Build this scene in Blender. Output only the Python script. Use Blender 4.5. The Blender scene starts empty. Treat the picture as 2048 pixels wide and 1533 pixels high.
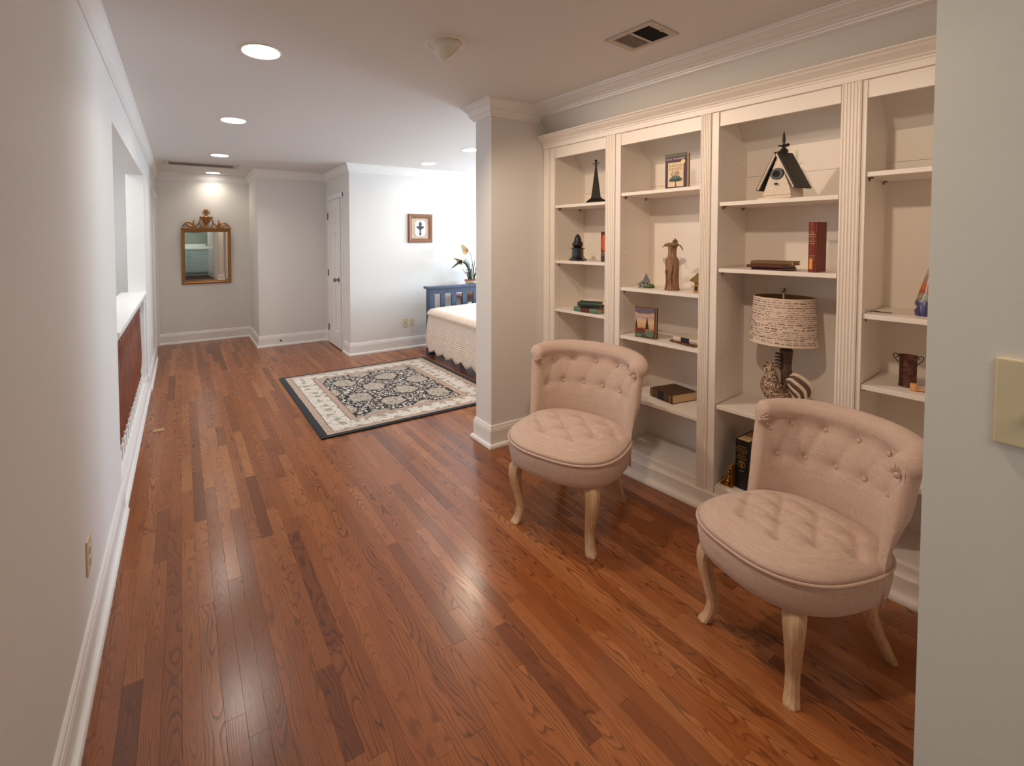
import bpy, bmesh, math, random
import numpy as np
from mathutils import Vector, Matrix, Euler, noise as mnoise
random.seed(7)
C = bpy.context.scene.collection
SC = bpy.context.scene
PI = math.pi
R = math.radians

# ------------------------------------------------------------------ camera, world, exposure
CAMP = Vector((0.3076, 0.0, 1.4778)); YAW = 0.5175; PITCH = 0.0323; ROLL = 0.0039
FPX, CX, CY = 898.33, 874.17, 508.27
fwd = Vector((math.sin(YAW)*math.cos(PITCH), math.cos(YAW)*math.cos(PITCH), -math.sin(PITCH)))
rt0 = Vector((math.cos(YAW), -math.sin(YAW), 0)); dn0 = -rt0.cross(fwd)
rt = rt0*math.cos(ROLL)+dn0*math.sin(ROLL); dn = dn0*math.cos(ROLL)-rt0*math.sin(ROLL)
cd = bpy.data.cameras.new('camera'); cam = bpy.data.objects.new('camera', cd); C.objects.link(cam)
cam.matrix_world = Matrix(((rt.x, -dn.x, -fwd.x, CAMP.x), (rt.y, -dn.y, -fwd.y, CAMP.y), (rt.z, -dn.z, -fwd.z, CAMP.z), (0, 0, 0, 1)))
cd.sensor_fit = 'HORIZONTAL'; cd.sensor_width = 36.0; cd.lens = 36.0*FPX/2048.0
cd.shift_x = (1024-CX)/2048.0; cd.shift_y = (CY-766.5)/2048.0
cd.clip_start = 0.02; cd.clip_end = 60
SC.camera = cam

def proj(p):
    q = Vector(p)-CAMP; z = q.dot(fwd)
    return (CX+FPX*q.dot(rt)/z, CY+FPX*q.dot(dn)/z, z)

w = bpy.data.worlds.new('world'); SC.world = w; w.use_nodes = True
wn = w.node_tree; wn.nodes.clear()
wo = wn.nodes.new('ShaderNodeOutputWorld'); wb = wn.nodes.new('ShaderNodeBackground'); sky = wn.nodes.new('ShaderNodeTexSky')
sky.sky_type = 'HOSEK_WILKIE'; sky.turbidity = 4; sky.sun_direction = (-0.5, -0.4, 0.75)
wb.inputs['Strength'].default_value = 0.6
wn.links.new(sky.outputs[0], wb.inputs[0]); wn.links.new(wb.outputs[0], wo.inputs[0])
vs = SC.view_settings
vs.view_transform = 'Standard'; vs.look = 'None'; vs.gamma = 1.0; vs.exposure = 0.0
try: vs.use_curve_mapping = False
except Exception: pass
SC.cycles.use_denoising = True
SC.cycles.max_bounces = 10; SC.cycles.diffuse_bounces = 6; SC.cycles.glossy_bounces = 4
SC.cycles.sample_clamp_indirect = 6.0; SC.cycles.caustics_reflective = False; SC.cycles.caustics_refractive = False

WARM = (1.0, 0.93, 0.85); COOL = (0.66, 0.82, 1.0); NEUT = (1.0, 0.93, 0.86)
P_CAN = 3.4; P_EYE = 44.0; P_WIN = 240.0; P_STAIR = 21.0; P_BATH = 10.0
CAN_EMIT = 15.0

def area(name, loc, direction, power, color, size, size_y=None, shape=None, spread=PI, parent=None):
    ld = bpy.data.lights.new(name, 'AREA'); ld.energy = power; ld.color = color; ld.size = size
    if size_y: ld.shape = 'RECTANGLE'; ld.size_y = size_y
    if shape: ld.shape = shape
    ld.spread = spread
    o = bpy.data.objects.new(name, ld); C.objects.link(o); o.location = loc
    o.rotation_euler = Vector(direction).to_track_quat('-Z', 'Y').to_euler()
    if parent: o.parent = parent
    return o

# daylight entering by the bedroom window (right) and from the stair hall (left)
area('window_daylight', (6.57, 4.0, 1.45), (-1, 0.03, -0.26), P_WIN, COOL, 1.36, 1.3)
area('stair_daylight', (-1.15, 4.1, 1.75), (1, 0.0, -0.25), P_STAIR, (0.86, 0.92, 1.0), 1.8, 1.0)
area('bath_lamp', (0.6, -0.75, 2.42), (0, 0, -1), P_BATH, (1.0, 0.82, 0.66), 0.7, 0.5)
area('stair_fill', (-0.72, 4.4, 2.40), (0, 0, -1), 9.0, NEUT, 0.5, 0.5)  # added fill from above to brighten the stairwell walls, no fixture there
area('vanity_fill', (-0.10, -0.32, 1.7), (0.15, -1.0, -0.25), 7.0, (0.75, 0.95, 1.0), 0.5, 0.7)  # added cool fill to brighten the vanity front, source out of view

# ------------------------------------------------------------------ materials
def lin(c):
    return tuple(((x/255.0)/12.92 if x <= 10 else (((x/255.0)+0.055)/1.055)**2.4) for x in c)
class NT:
    def __init__(s, name):
        s.m = bpy.data.materials.new(name); s.m.use_nodes = True; s.t = s.m.node_tree; s.n = s.t.nodes
        s.b = s.n['Principled BSDF']; s.out = s.n['Material Output']
    def node(s, typ, props=None, **inp):
        nd = s.n.new(typ)
        for k, v in (props or {}).items(): setattr(nd, k, v)
        for k, v in inp.items():
            key = k.replace('_', ' ') if not k[1:].isdigit() else int(k[1:])
            s.put(nd.inputs[key], v)
        return nd
    def put(s, sock, v):
        if hasattr(v, 'node') or isinstance(v, bpy.types.NodeSocket): s.t.links.new(v, sock)
        else:
            if sock.type == 'RGBA' and len(v) == 3: v = tuple(v)+(1,)
            sock.default_value = v
    def math(s, op, a, b=0.0, c=0.0, clamp=False):
        nd = s.n.new('ShaderNodeMath'); nd.operation = op; nd.use_clamp = clamp
        s.put(nd.inputs[0], a); s.put(nd.inputs[1], b); s.put(nd.inputs[2], c); return nd.outputs[0]
    def mix(s, f, a, b, mode='MIX'):
        nd = s.n.new('ShaderNodeMix'); nd.data_type = 'RGBA'; nd.blend_type = mode
        s.put(nd.inputs[0], f); s.put(nd.inputs[6], a); s.put(nd.inputs[7], b); return nd.outputs[2]
    def ramp(s, f, stops, interp='LINEAR'):
        nd = s.n.new('ShaderNodeValToRGB'); cr = nd.color_ramp; cr.interpolation = interp
        while len(cr.elements) < len(stops): cr.elements.new(0.5)
        for e, (p, c) in zip(cr.elements, stops): e.position = p; e.color = tuple(c)+(1,) if len(c) == 3 else c
        s.put(nd.inputs[0], f); return nd.outputs[0]
    def noise(s, vec, scale, detail=3, rough=0.5, dist=0.0):
        nd = s.n.new('ShaderNodeTexNoise'); nd.inputs['Scale'].default_value = scale; nd.inputs['Detail'].default_value = detail
        nd.inputs['Roughness'].default_value = rough; nd.inputs['Distortion'].default_value = dist
        if vec is not None: s.t.links.new(vec, nd.inputs['Vector'])
        return nd.outputs['Fac']
    def coord(s, which='Object'):
        return s.n.new('ShaderNodeTexCoord').outputs[which]
    def mapping(s, vec, scale=(1, 1, 1), rot=(0, 0, 0), loc=(0, 0, 0)):
        nd = s.n.new('ShaderNodeMapping'); s.t.links.new(vec, nd.inputs[0])
        nd.inputs['Scale'].default_value = scale; nd.inputs['Rotation'].default_value = rot; nd.inputs['Location'].default_value = loc
        return nd.outputs[0]
    def bump(s, h, strength=0.3, dist=0.001):
        nd = s.n.new('ShaderNodeBump'); nd.inputs['Strength'].default_value = strength; nd.inputs['Distance'].default_value = dist
        s.t.links.new(h, nd.inputs['Height']); s.t.links.new(nd.outputs[0], s.b.inputs['Normal'])
    def set(s, **k):
        for n, v in k.items(): s.put(s.b.inputs[n.replace('_', ' ')], v)
        return s.m

def plain(name, rgb, rough=0.5, metal=0.0, var=0.06, scale=30, bump=0.0, spec=None, coat=0.0, lin_in=False):
    m = NT(name); c = rgb if lin_in else lin(rgb)
    nz = m.noise(m.coord(), scale, 4)
    col = m.mix(nz, tuple(x*(1-var) for x in c), tuple(min(1, x*(1+var)) for x in c))
    m.set(Base_Color=col, Roughness=rough, Metallic=metal)
    if spec is not None: m.set(Specular_IOR_Level=spec)
    if coat: m.set(Coat_Weight=coat, Coat_Roughness=0.1)
    if bump: m.bump(nz, bump, 0.002)
    return m.m
def emis(name, rgb, strength):
    m = NT(name); m.set(Base_Color=rgb, Emission_Color=rgb, Emission_Strength=strength); return m.m
def woodmat(name, c1, c2, axis=2, rough=0.4, scale=1.0, bump=0.15, coat=0.0):
    m = NT(name); sc = [22*scale]*3; sc[axis] = 1.6*scale
    v = m.mapping(m.coord(), tuple(sc)); n1 = m.noise(v, 2.5, 6, 0.6, 0.6)
    sc2 = [160*scale]*3; sc2[axis] = 6*scale
    n2 = m.noise(m.mapping(m.coord(), tuple(sc2)), 2.0, 3)
    f = m.math('ADD', m.math('MULTIPLY', n1, 0.7), m.math('MULTIPLY', n2, 0.3))
    m.set(Base_Color=m.ramp(f, [(0.32, lin(c1)), (0.68, lin(c2))]), Roughness=rough)
    if coat: m.set(Coat_Weight=coat, Coat_Roughness=0.12)
    m.bump(f, bump, 0.002); return m.m

def painted(name, rgb, rough=0.5, bump=0.05):
    m = NT(name); c = lin(rgb); pos = m.n.new('ShaderNodeNewGeometry').outputs['Position']
    nz = m.noise(pos, 1.3, 3); fine = m.noise(pos, 380, 2)
    m.set(Base_Color=m.mix(nz, tuple(x*0.985 for x in c), tuple(min(1, x*1.015) for x in c)), Roughness=rough)
    m.bump(fine, bump, 0.001); return m.m
M = {}
M['wall'] = painted('wall_paint', (228, 226, 222), 0.55, 0.12)
M['ceil'] = painted('ceiling_paint', (224, 222, 219), 0.8, 0.12)
M['trim'] = painted('trim_paint', (238, 236, 233), 0.28, 0.02)
M['case'] = painted('bookcase_paint', (240, 231, 221), 0.42, 0.02)
M['white'] = plain('white_plastic', (232, 226, 214), 0.4)
M['almond'] = plain('almond_plastic', (220, 206, 174), 0.35)
M['dark'] = plain('dark_void', (26, 22, 20), 0.8)
M['grille'] = plain('grille_paint', (196, 186, 174), 0.5)
M['brass'] = plain('aged_brass', (120, 92, 55), 0.4, 0.8)
M['nickel'] = plain('brushed_nickel', (150, 140, 128), 0.35, 0.9)
M['lens'] = emis('lamp_lens', (1.0, 0.93, 0.85), CAN_EMIT)
M['pin'] = plain('shelf_pin_brass', (110, 78, 40), 0.45, 0.6)
M['hole'] = plain('peg_hole', (120, 90, 70), 0.9)
M['stain'] = woodmat('stained_spindle_wood', (84, 40, 22), (150, 84, 50), 2, 0.4, 1.6, 0.2)

def floor_mat():
    m = NT('oak_strip_floor')
    uv = m.n.new('ShaderNodeUVMap').outputs[0]
    at = m.n.new('ShaderNodeAttribute'); at.attribute_name = 'rnd'; rnd = at.outputs['Fac']
    sep = m.n.new('ShaderNodeSeparateXYZ'); m.t.links.new(uv, sep.inputs[0]); u, v = sep.outputs[0], sep.outputs[1]
    comb = m.n.new('ShaderNodeCombineXYZ'); m.put(comb.inputs[0], m.math('MULTIPLY', u, 9.0)); m.put(comb.inputs[1], m.math('MULTIPLY', v, 2.2)); m.put(comb.inputs[2], m.math('MULTIPLY', rnd, 71.0))
    n1 = m.noise(comb.outputs[0], 1.0, 2, 0.5)
    comb3 = m.n.new('ShaderNodeCombineXYZ'); m.put(comb3.inputs[0], m.math('MULTIPLY', u, 30.0)); m.put(comb3.inputs[1], m.math('MULTIPLY', v, 9.0)); m.put(comb3.inputs[2], m.math('MULTIPLY', rnd, 33.0))
    n3 = m.noise(comb3.outputs[0], 1.0, 2, 0.5)
    dz = m.math('ADD', m.math('MULTIPLY', m.math('SINE', m.math('ADD', m.math('MULTIPLY', v, 0.8), m.math('MULTIPLY', rnd, 40.0))), 0.06), m.math('MULTIPLY', m.math('SUBTRACT', n1, 0.5), 0.075))
    dx = m.math('ADD', u, m.math('MULTIPLY', m.math('SUBTRACT', n3, 0.5), 0.012))
    r = m.math('SQRT', m.math('ADD', m.math('MULTIPLY', dx, dx), m.math('MULTIPLY', dz, dz)))
    ring = m.math('FRACT', m.math('MULTIPLY', r, 180.0))
    line = m.ramp(ring, [(0.0, (0.9, 0.9, 0.9)), (0.10, (1, 1, 1)), (0.26, (0.32, 0.32, 0.32)), (0.6, (0.06, 0.06, 0.06)), (0.93, (0.0, 0.0, 0.0)), (1.0, (0.85, 0.85, 0.85))])
    comb2 = m.n.new('ShaderNodeCombineXYZ'); m.put(comb2.inputs[0], m.math('MULTIPLY', u, 520.0)); m.put(comb2.inputs[1], m.math('MULTIPLY', v, 14.0)); m.put(comb2.inputs[2], m.math('MULTIPLY', rnd, 19.0))
    pore = m.noise(comb2.outputs[0], 1.0, 3, 0.6)
    comb4 = m.n.new('ShaderNodeCombineXYZ'); m.put(comb4.inputs[0], m.math('MULTIPLY', u, 14.0)); m.put(comb4.inputs[1], m.math('MULTIPLY', v, 3.0)); m.put(comb4.inputs[2], m.math('MULTIPLY', rnd, 57.0))
    blot = m.noise(comb4.outputs[0], 1.0, 3, 0.6)
    base = m.ramp(rnd, [(0.0, lin((118, 64, 36))), (0.08, lin((138, 79, 42))), (0.4, lin((155, 91, 48))), (0.75, lin((164, 98, 54))), (1.0, lin((178, 114, 67)))])
    base = m.mix(m.math('MULTIPLY', m.math('SUBTRACT', blot, 0.48, clamp=True), 1.5, clamp=True), base, lin((112, 64, 36)))
    dark = m.mix(0.75, base, lin((62, 30, 15)))
    amp = m.math('ADD', 0.38, m.math('MULTIPLY', m.math('FRACT', m.math('MULTIPLY', rnd, 17.3)), 0.55))
    lf = m.math('MULTIPLY', m.math('MULTIPLY', line, amp), m.math('ADD', 0.6, m.math('MULTIPLY', pore, 0.9)), clamp=True)
    col = m.mix(lf, base, dark)
    col = m.mix(m.math('MULTIPLY', m.math('SUBTRACT', pore, 0.52, clamp=True), 2.2, clamp=True), col, lin((92, 50, 28)))
    m.set(Base_Color=col, Roughness=m.math('ADD', 0.22, m.math('MULTIPLY', lf, 0.05)), Specular_IOR_Level=0.62)
    m.bump(m.math('SUBTRACT', 1.0, lf), 0.06, 0.0008)
    return m.m
M['floor'] = floor_mat()

def linen():
    m = NT('beige_linen'); co = m.coord()
    wv1 = m.noise(m.mapping(co, (900, 900, 60)), 1.0, 2); wv2 = m.noise(m.mapping(co, (60, 60, 900)), 1.0, 2)
    sl = m.noise(m.mapping(co, (260, 260, 9)), 1.0, 2); sl2 = m.noise(m.mapping(co, (12, 12, 260)), 1.0, 2)
    f = m.math('ADD', m.math('MULTIPLY', m.math('ADD', wv1, wv2), 0.25), m.math('MULTIPLY', m.math('ADD', sl, sl2), 0.25))
    m.set(Base_Color=m.ramp(f, [(0.3, lin((174, 148, 134))), (0.5, lin((198, 172, 157))), (0.7, lin((216, 193, 178)))]), Roughness=0.9, Sheen_Weight=0.25, Sheen_Roughness=0.5, Specular_IOR_Level=0.2)
    m.bump(f, 0.35, 0.0012); return m.m
M['linen'] = linen()
M['piping'] = plain('linen_piping', (196, 168, 152), 0.9, 0, 0.08, 300)
M['limed'] = woodmat('limed_leg_wood', (176, 140, 104), (224, 192, 154), 2, 0.6, 1.5, 0.3)

# ------------------------------------------------------------------ mesh helpers
def link(name, me, mat=None, parent=None, loc=(0, 0, 0), rot=(0, 0, 0), smooth=None):
    if mat is not None:
        for mm in (mat if isinstance(mat, (list, tuple)) else [mat]): me.materials.append(mm)
    if smooth is not None:
        me.polygons.foreach_set('use_smooth', [True]*len(me.polygons))
        if smooth < 180: me.set_sharp_from_angle(angle=R(smooth))
    o = bpy.data.objects.new(name, me); C.objects.link(o); o.location = loc; o.rotation_euler = rot
    if parent is not None: o.parent = parent
    return o
def obj(name, bm, mat, parent=None, loc=(0, 0, 0), rot=(0, 0, 0), smooth=None, fix=True):
    if fix: bmesh.ops.recalc_face_normals(bm, faces=bm.faces)
    me = bpy.data.meshes.new(name); bm.to_mesh(me); bm.free()
    return link(name, me, mat, parent, loc, rot, smooth)
def pyobj(name, verts, faces, mat, parent=None, loc=(0, 0, 0), rot=(0, 0, 0), smooth=None):
    bm = bmesh.new(); vv = [bm.verts.new(v) for v in verts]
    for f in faces:
        try: bm.faces.new([vv[i] for i in f])
        except ValueError: pass
    return obj(name, bm, mat, parent, loc, rot, smooth)
def empty(name, loc=(0, 0, 0), rot=(0, 0, 0), parent=None):
    o = bpy.data.objects.new(name, None); C.objects.link(o); o.location = loc; o.rotation_euler = rot; o.empty_display_size = 0.05
    if parent: o.parent = parent
    return o
def tag(o, label=None, cat=None, group=None, kind=None):
    if label: o['label'] = label
    if cat: o['category'] = cat
    if group: o['group'] = group
    if kind: o['kind'] = kind
    return o
def thing(name, label, cat, loc=(0, 0, 0), rot=(0, 0, 0), group=None):
    return tag(empty(name, loc, rot), label, cat, group)
def struct(o): o['kind'] = 'structure'; return o
def box(bm, x0, y0, z0, x1, y1, z1, bev=0.0, mat=None):
    x0, x1 = min(x0, x1), max(x0, x1); y0, y1 = min(y0, y1), max(y0, y1); z0, z1 = min(z0, z1), max(z0, z1)
    vs_ = [bm.verts.new(p) for p in ((x0, y0, z0), (x1, y0, z0), (x1, y1, z0), (x0, y1, z0), (x0, y0, z1), (x1, y0, z1), (x1, y1, z1), (x0, y1, z1))]
    fs = [bm.faces.new([vs_[i] for i in f]) for f in ((0, 3, 2, 1), (4, 5, 6, 7), (0, 1, 5, 4), (1, 2, 6, 5), (2, 3, 7, 6), (3, 0, 4, 7))]
    if bev > 0:
        es = list({e for f in fs for e in f.edges})
        bmesh.ops.bevel(bm, geom=es, offset=bev, segments=2, affect='EDGES', profile=0.6)
    if mat is not None:
        for v in vs_:
            if v.is_valid: mat_apply = True
    return vs_
def boxobj(name, b, mat, parent=None, bev=0.0, loc=(0, 0, 0), rot=(0, 0, 0)):
    bm = bmesh.new(); box(bm, *b, bev=bev); return obj(name, bm, mat, parent, loc, rot)
def boxes(name, bl, mat, parent=None, bev=0.0, loc=(0, 0, 0), rot=(0, 0, 0)):
    bm = bmesh.new()
    for b in bl: box(bm, *b, bev=bev)
    return obj(name, bm, mat, parent, loc, rot)
def lathe(bm, prof, seg=32, cx=0, cy=0, axis='z', cap=True):
    rings = []
    for r, z in prof:
        rings.append([bm.verts.new((cx+r*math.cos(2*PI*i/seg), cy+r*math.sin(2*PI*i/seg), z)) for i in range(seg)])
    for a, b in zip(rings, rings[1:]):
        for i in range(seg): bm.faces.new((a[i], a[(i+1) % seg], b[(i+1) % seg], b[i]))
    if cap:
        for rg in (rings[0], rings[-1]):
            try: bm.faces.new(rg)
            except ValueError: pass
    return rings
def lobj(name, prof, mat, parent=None, seg=32, loc=(0, 0, 0), rot=(0, 0, 0), smooth=40):
    bm = bmesh.new(); lathe(bm, prof, seg); return obj(name, bm, mat, parent, loc, rot, smooth)
def tube(bm, pts, rad, seg=8, flat=1.0, cap=True, closed=False):
    pts = [Vector(p) for p in pts]; n = len(pts)
    rads = rad if isinstance(rad, (list, tuple)) else [rad]*n
    rings = []; up = None
    for i, p in enumerate(pts):
        if closed: t = (pts[(i+1) % n]-pts[i-1]).normalized()
        else: t = (pts[min(i+1, n-1)]-pts[max(i-1, 0)]).normalized()
        if up is None:
            up = Vector((0, 0, 1)) if abs(t.z) < 0.9 else Vector((1, 0, 0))
        s = t.cross(up)
        if s.length < 1e-6: s = t.cross(Vector((0, 1, 0)))
        s.normalize(); up2 = s.cross(t).normalized(); up = up2
        rings.append([bm.verts.new(p+(s*math.cos(2*PI*k/seg)+up2*math.sin(2*PI*k/seg)*flat)*rads[i]) for k in range(seg)])
    rr = list(zip(rings, rings[1:]))
    if closed: rr.append((rings[-1], rings[0]))
    for a, b in rr:
        for k in range(seg): bm.faces.new((a[k], a[(k+1) % seg], b[(k+1) % seg], b[k]))
    if cap and not closed:
        bm.faces.new(rings[0]); bm.faces.new(rings[-1])
def tobj(name, pts, rad, mat, parent=None, seg=8, flat=1.0, loc=(0, 0, 0), rot=(0, 0, 0)):
    bm = bmesh.new(); tube(bm, pts, rad, seg, flat); return obj(name, bm, mat, parent, loc, rot, 60)
def catmull(pts, n=8):
    pts = [Vector(p) for p in pts]; out = []
    for i in range(len(pts)-1):
        p0 = pts[max(i-1, 0)]; p1 = pts[i]; p2 = pts[i+1]; p3 = pts[min(i+2, len(pts)-1)]
        for k in range(n):
            t = k/n
            out.append(0.5*((2*p1)+(p2-p0)*t+(2*p0-5*p1+4*p2-p3)*t*t+(3*p1-p0-3*p2+p3)*t*t*t))
    out.append(pts[-1]); return out
def lerpn(vals, n):
    out = []
    for i in range(len(vals)-1):
        for k in range(n): out.append(vals[i]+(vals[i+1]-vals[i])*k/n)
    out.append(vals[-1]); return out
def prism(bm, poly, a0, a1, frame):
    """poly: 2d points; extruded a0..a1; frame(u, v, a) -> 3d"""
    A = [bm.verts.new(frame(u, v, a0)) for u, v in poly]; B = [bm.verts.new(frame(u, v, a1)) for u, v in poly]
    n = len(poly); bm.faces.new(A); bm.faces.new(B)
    for i in range(n): bm.faces.new((A[i], A[(i+1) % n], B[(i+1) % n], B[i]))
def blob(bm, c, r, seg=12, rings=8, jit=0.0, seed=0):
    c = Vector(c); rx, ry, rz = (r, r, r) if isinstance(r, (int, float)) else r
    prev = None; top = bm.verts.new(c+Vector((0, 0, rz))); bot = bm.verts.new(c-Vector((0, 0, rz)))
    for j in range(1, rings):
        th = PI*j/rings; ring = []
        for i in range(seg):
            ph = 2*PI*i/seg; d = Vector((math.sin(th)*math.cos(ph), math.sin(th)*math.sin(ph), math.cos(th)))
            k = 1+jit*mnoise.noise(d*2.3+Vector((seed, seed*1.7, 0)))
            ring.append(bm.verts.new(c+Vector((d.x*rx*k, d.y*ry*k, d.z*rz*k))))
        if prev is None:
            for i in range(seg): bm.faces.new((top, ring[i], ring[(i+1) % seg]))
        else:
            for i in range(seg): bm.faces.new((prev[i], ring[i], ring[(i+1) % seg], prev[(i+1) % seg]))
        prev = ring
    for i in range(seg): bm.faces.new((prev[i], bot, prev[(i+1) % seg]))
def sweep(name, path, prof, z, mat, side=1, parent=None, caps=True):
    """profile (out, dz) swept along a horizontal polyline with mitred corners; room lies right of the path for side=1"""
    bm = bmesh.new(); P = [Vector((p[0], p[1])) for p in path]; n = len(P); rows = []
    for i in range(n):
        def nrm(a, b):
            d = (b-a).normalized(); return Vector((d.y, -d.x))*side
        if i == 0: mt = nrm(P[0], P[1])
        elif i == n-1: mt = nrm(P[-2], P[-1])
        else:
            n1, n2 = nrm(P[i-1], P[i]), nrm(P[i], P[i+1]); mt = (n1+n2)/(1+n1.dot(n2))
        rows.append([bm.verts.new((P[i].x+mt.x*o, P[i].y+mt.y*o, z+dz)) for o, dz in prof])
    k = len(prof)
    for a, b in zip(rows, rows[1:]):
        for j in range(k): bm.faces.new((a[j], b[j], b[(j+1) % k], a[(j+1) % k]))
    if caps: bm.faces.new(rows[0]); bm.faces.new(rows[-1])
    return obj(name, bm, mat, parent)
def textmesh(body, size, ext=0.0003, align='CENTER', shear=0.0, space=1.0):
    cu = bpy.data.curves.new('lettering', 'FONT'); cu.body = body; cu.size = size; cu.extrude = ext; cu.align_x = align; cu.align_y = 'CENTER'
    cu.resolution_u = 2; cu.shear = shear; cu.space_character = space
    o = bpy.data.objects.new('lettering', cu); C.objects.link(o)
    dg = bpy.context.evaluated_depsgraph_get(); me = bpy.data.meshes.new_from_object(o.evaluated_get(dg))
    bpy.data.objects.remove(o); bpy.data.curves.remove(cu); return me
def copy_tree(o, parent=None):
    c = o.copy(); C.objects.link(c)
    if parent is not None: c.parent = parent
    for ch in list(o.children): copy_tree(ch, c)
    return c

# ------------------------------------------------------------------ room shell
H = 2.44
YM, XR, Y2, XD, Y3, XP, YP, YQ = 7.394, 1.215, 6.531, 2.157, 5.48, 2.194, 2.546, 2.733
YA, YB, ZT, WT = 2.93, 5.177, 2.108, 0.143
XE = 6.6                       # bedroom east wall
XW, YW = 1.25, 0.2125           # end of the near right-hand wall
DH, DL = 6.341, 5.802           # closet door, hinge and latch side
struct(boxes('wall_left', [(-WT, -0.14, -0.02, 0, YA, H), (-WT, YA, ZT, 0, YB, H), (-WT, YB, -0.02, 0, YM+0.1, H)], M['wall']))
struct(boxobj('wall_back', (0, YM, -0.02, XR, YM+0.1, H), M['wall']))
struct(boxes('wall_nook', [(XR, Y2, -0.02, XD+0.12, YM+0.1, H)], M['wall']))
struct(boxes('wall_closet', [(XD, Y3, -0.02, XD+0.12, DL-0.01, H), (XD, DH+0.01, -0.02, XD+0.12, Y2, H), (XD, DL-0.01, 2.04, XD+0.12, DH+0.01, H), (XD+0.7, Y3+0.1, -0.02, XD+0.74, Y2, H)], M['wall']))
struct(boxobj('wall_bedroom', (XD+0.12, Y3, -0.02, XE+0.1, Y3+0.1, H), M['wall']))
struct(boxes('wall_east', [(XE, YP, -0.02, XE+0.1, 3.3, H), (XE, 4.7, -0.02, XE+0.1, Y3, H), (XE, 3.3, -0.02, XE+0.1, 4.7, 0.8), (XE, 3.3, 2.15, XE+0.1, 4.7, H)], M['wall']))
struct(boxobj('wall_partition', (XP, YP, -0.02, XE, YQ, H), M['wall']))
struct(boxobj('wall_right', (XW, -0.14, -0.02, XW+0.13, YW, H), M['wall']))
struct(boxobj('wall_niche', (XW+0.13, -0.10, -0.02, 3.5, 0.06, H), M['wall']))
struct(boxes('wall_front', [(-WT, -0.14, -0.02, 0.10, -0.02, H), (1.16, -0.14, -0.02, XW, -0.02, H), (0.10, -0.14, 2.06, 1.16, -0.02, H)], M['wall']))
struct(boxes('wall_bathroom', [(-0.26, -1.6, -0.02, 1.5, -1.5, H), (-0.26, -1.5, -0.02, -0.16, -0.14, H), (1.4, -1.5, -0.02, 1.5, -0.14, H)], plain('bathroom_paint', (150, 160, 150), 0.6)))
struct(boxes('wall_stairwell', [(-1.3, 2.1, -1.6, -1.2, 6.1, H), (-1.2, 2.1, -1.6, -WT, 2.2, H), (-1.2, 6.0, -1.6, -WT, 6.1, H), (-1.2, 2.2, -1.7, -WT, 6.0, -1.6), (-0.2, 2.2, -1.6, -WT, 6.0, -0.3)], M['wall']))
struct(boxobj('ceiling', (-1.3, -1.6, H, XE+0.1, YM+0.1, H+0.08), M['ceil']))

# bedroom window (out of view behind the partition, it lights the bedroom)
wnd = struct(boxes('window_1', [(XE-0.02, 3.22, 0.72, XE+0.03, 3.3, 2.23), (XE-0.02, 4.7, 0.72, XE+0.03, 4.78, 2.23), (XE-0.02, 3.3, 2.15, XE+0.03, 4.7, 2.23), (XE-0.04, 3.2, 0.72, XE+0.03, 4.8, 0.8),
    (XE+0.03, 3.98, 0.8, XE+0.06, 4.02, 2.15), (XE+0.03, 3.3, 1.45, XE+0.06, 4.7, 1.49)], M['trim']))
mg = NT('window_glass'); mg.set(Base_Color=(1, 1, 1), Roughness=0.02, Transmission_Weight=1.0, IOR=1.05)
boxobj('pane', (XE+0.065, 3.3, 0.8, XE+0.07, 4.7, 2.15), mg.m, wnd)

w2 = struct(boxes('added_window_stair', [(-1.2, 3.10, 1.20, -1.17, 3.18, 2.30), (-1.2, 5.02, 1.20, -1.17, 5.10, 2.30), (-1.2, 3.18, 2.22, -1.17, 5.02, 2.30), (-1.2, 3.10, 1.12, -1.16, 5.10, 1.20), (-1.2, 4.08, 1.20, -1.18, 4.12, 2.22)], M['trim']))  # unseen window frame added on the stairwell wall behind the stair daylight
boxobj('pane', (-1.199, 3.18, 1.20, -1.195, 5.02, 2.22), plain('frosted_pane', (214, 224, 232), 0.2), w2)
w3 = struct(boxes('added_window_bath', [(-0.16, -0.66, 1.28, -0.13, -0.60, 2.12), (-0.16, -0.20, 1.28, -0.13, -0.145, 2.12), (-0.16, -0.60, 2.06, -0.13, -0.20, 2.12), (-0.16, -0.66, 1.22, -0.12, -0.145, 1.28)], M['trim']))  # unseen window frame added on the bathroom wall to go with the vanity fill
boxobj('pane', (-0.159, -0.60, 1.28, -0.155, -0.20, 2.06), plain('bathroom_pane', (214, 228, 232), 0.2), w3)

# crown mouldings
CR = [(0.0, -0.107), (0.008, -0.107), (0.010, -0.096), (0.015, -0.092), (0.016, -0.084), (0.022, -0.074), (0.024, -0.056), (0.030, -0.038), (0.038, -0.026), (0.041, -0.018), (0.047, -0.014), (0.048, 0.0), (0.0, 0.0)]
struct(sweep('trim_1', [(0, -0.02), (0, YM), (XR, YM), (XR, Y2), (XD, Y2), (XD, Y3), (XE, Y3)], CR, H, M['trim']))
CR2 = [(a*1.7, b) for a, b in CR]
struct(sweep('trim_2', [(2.62, YP), (XP, YP), (XP, YQ), (XE, YQ)], CR2, H, M['trim'], side=-1))
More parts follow.
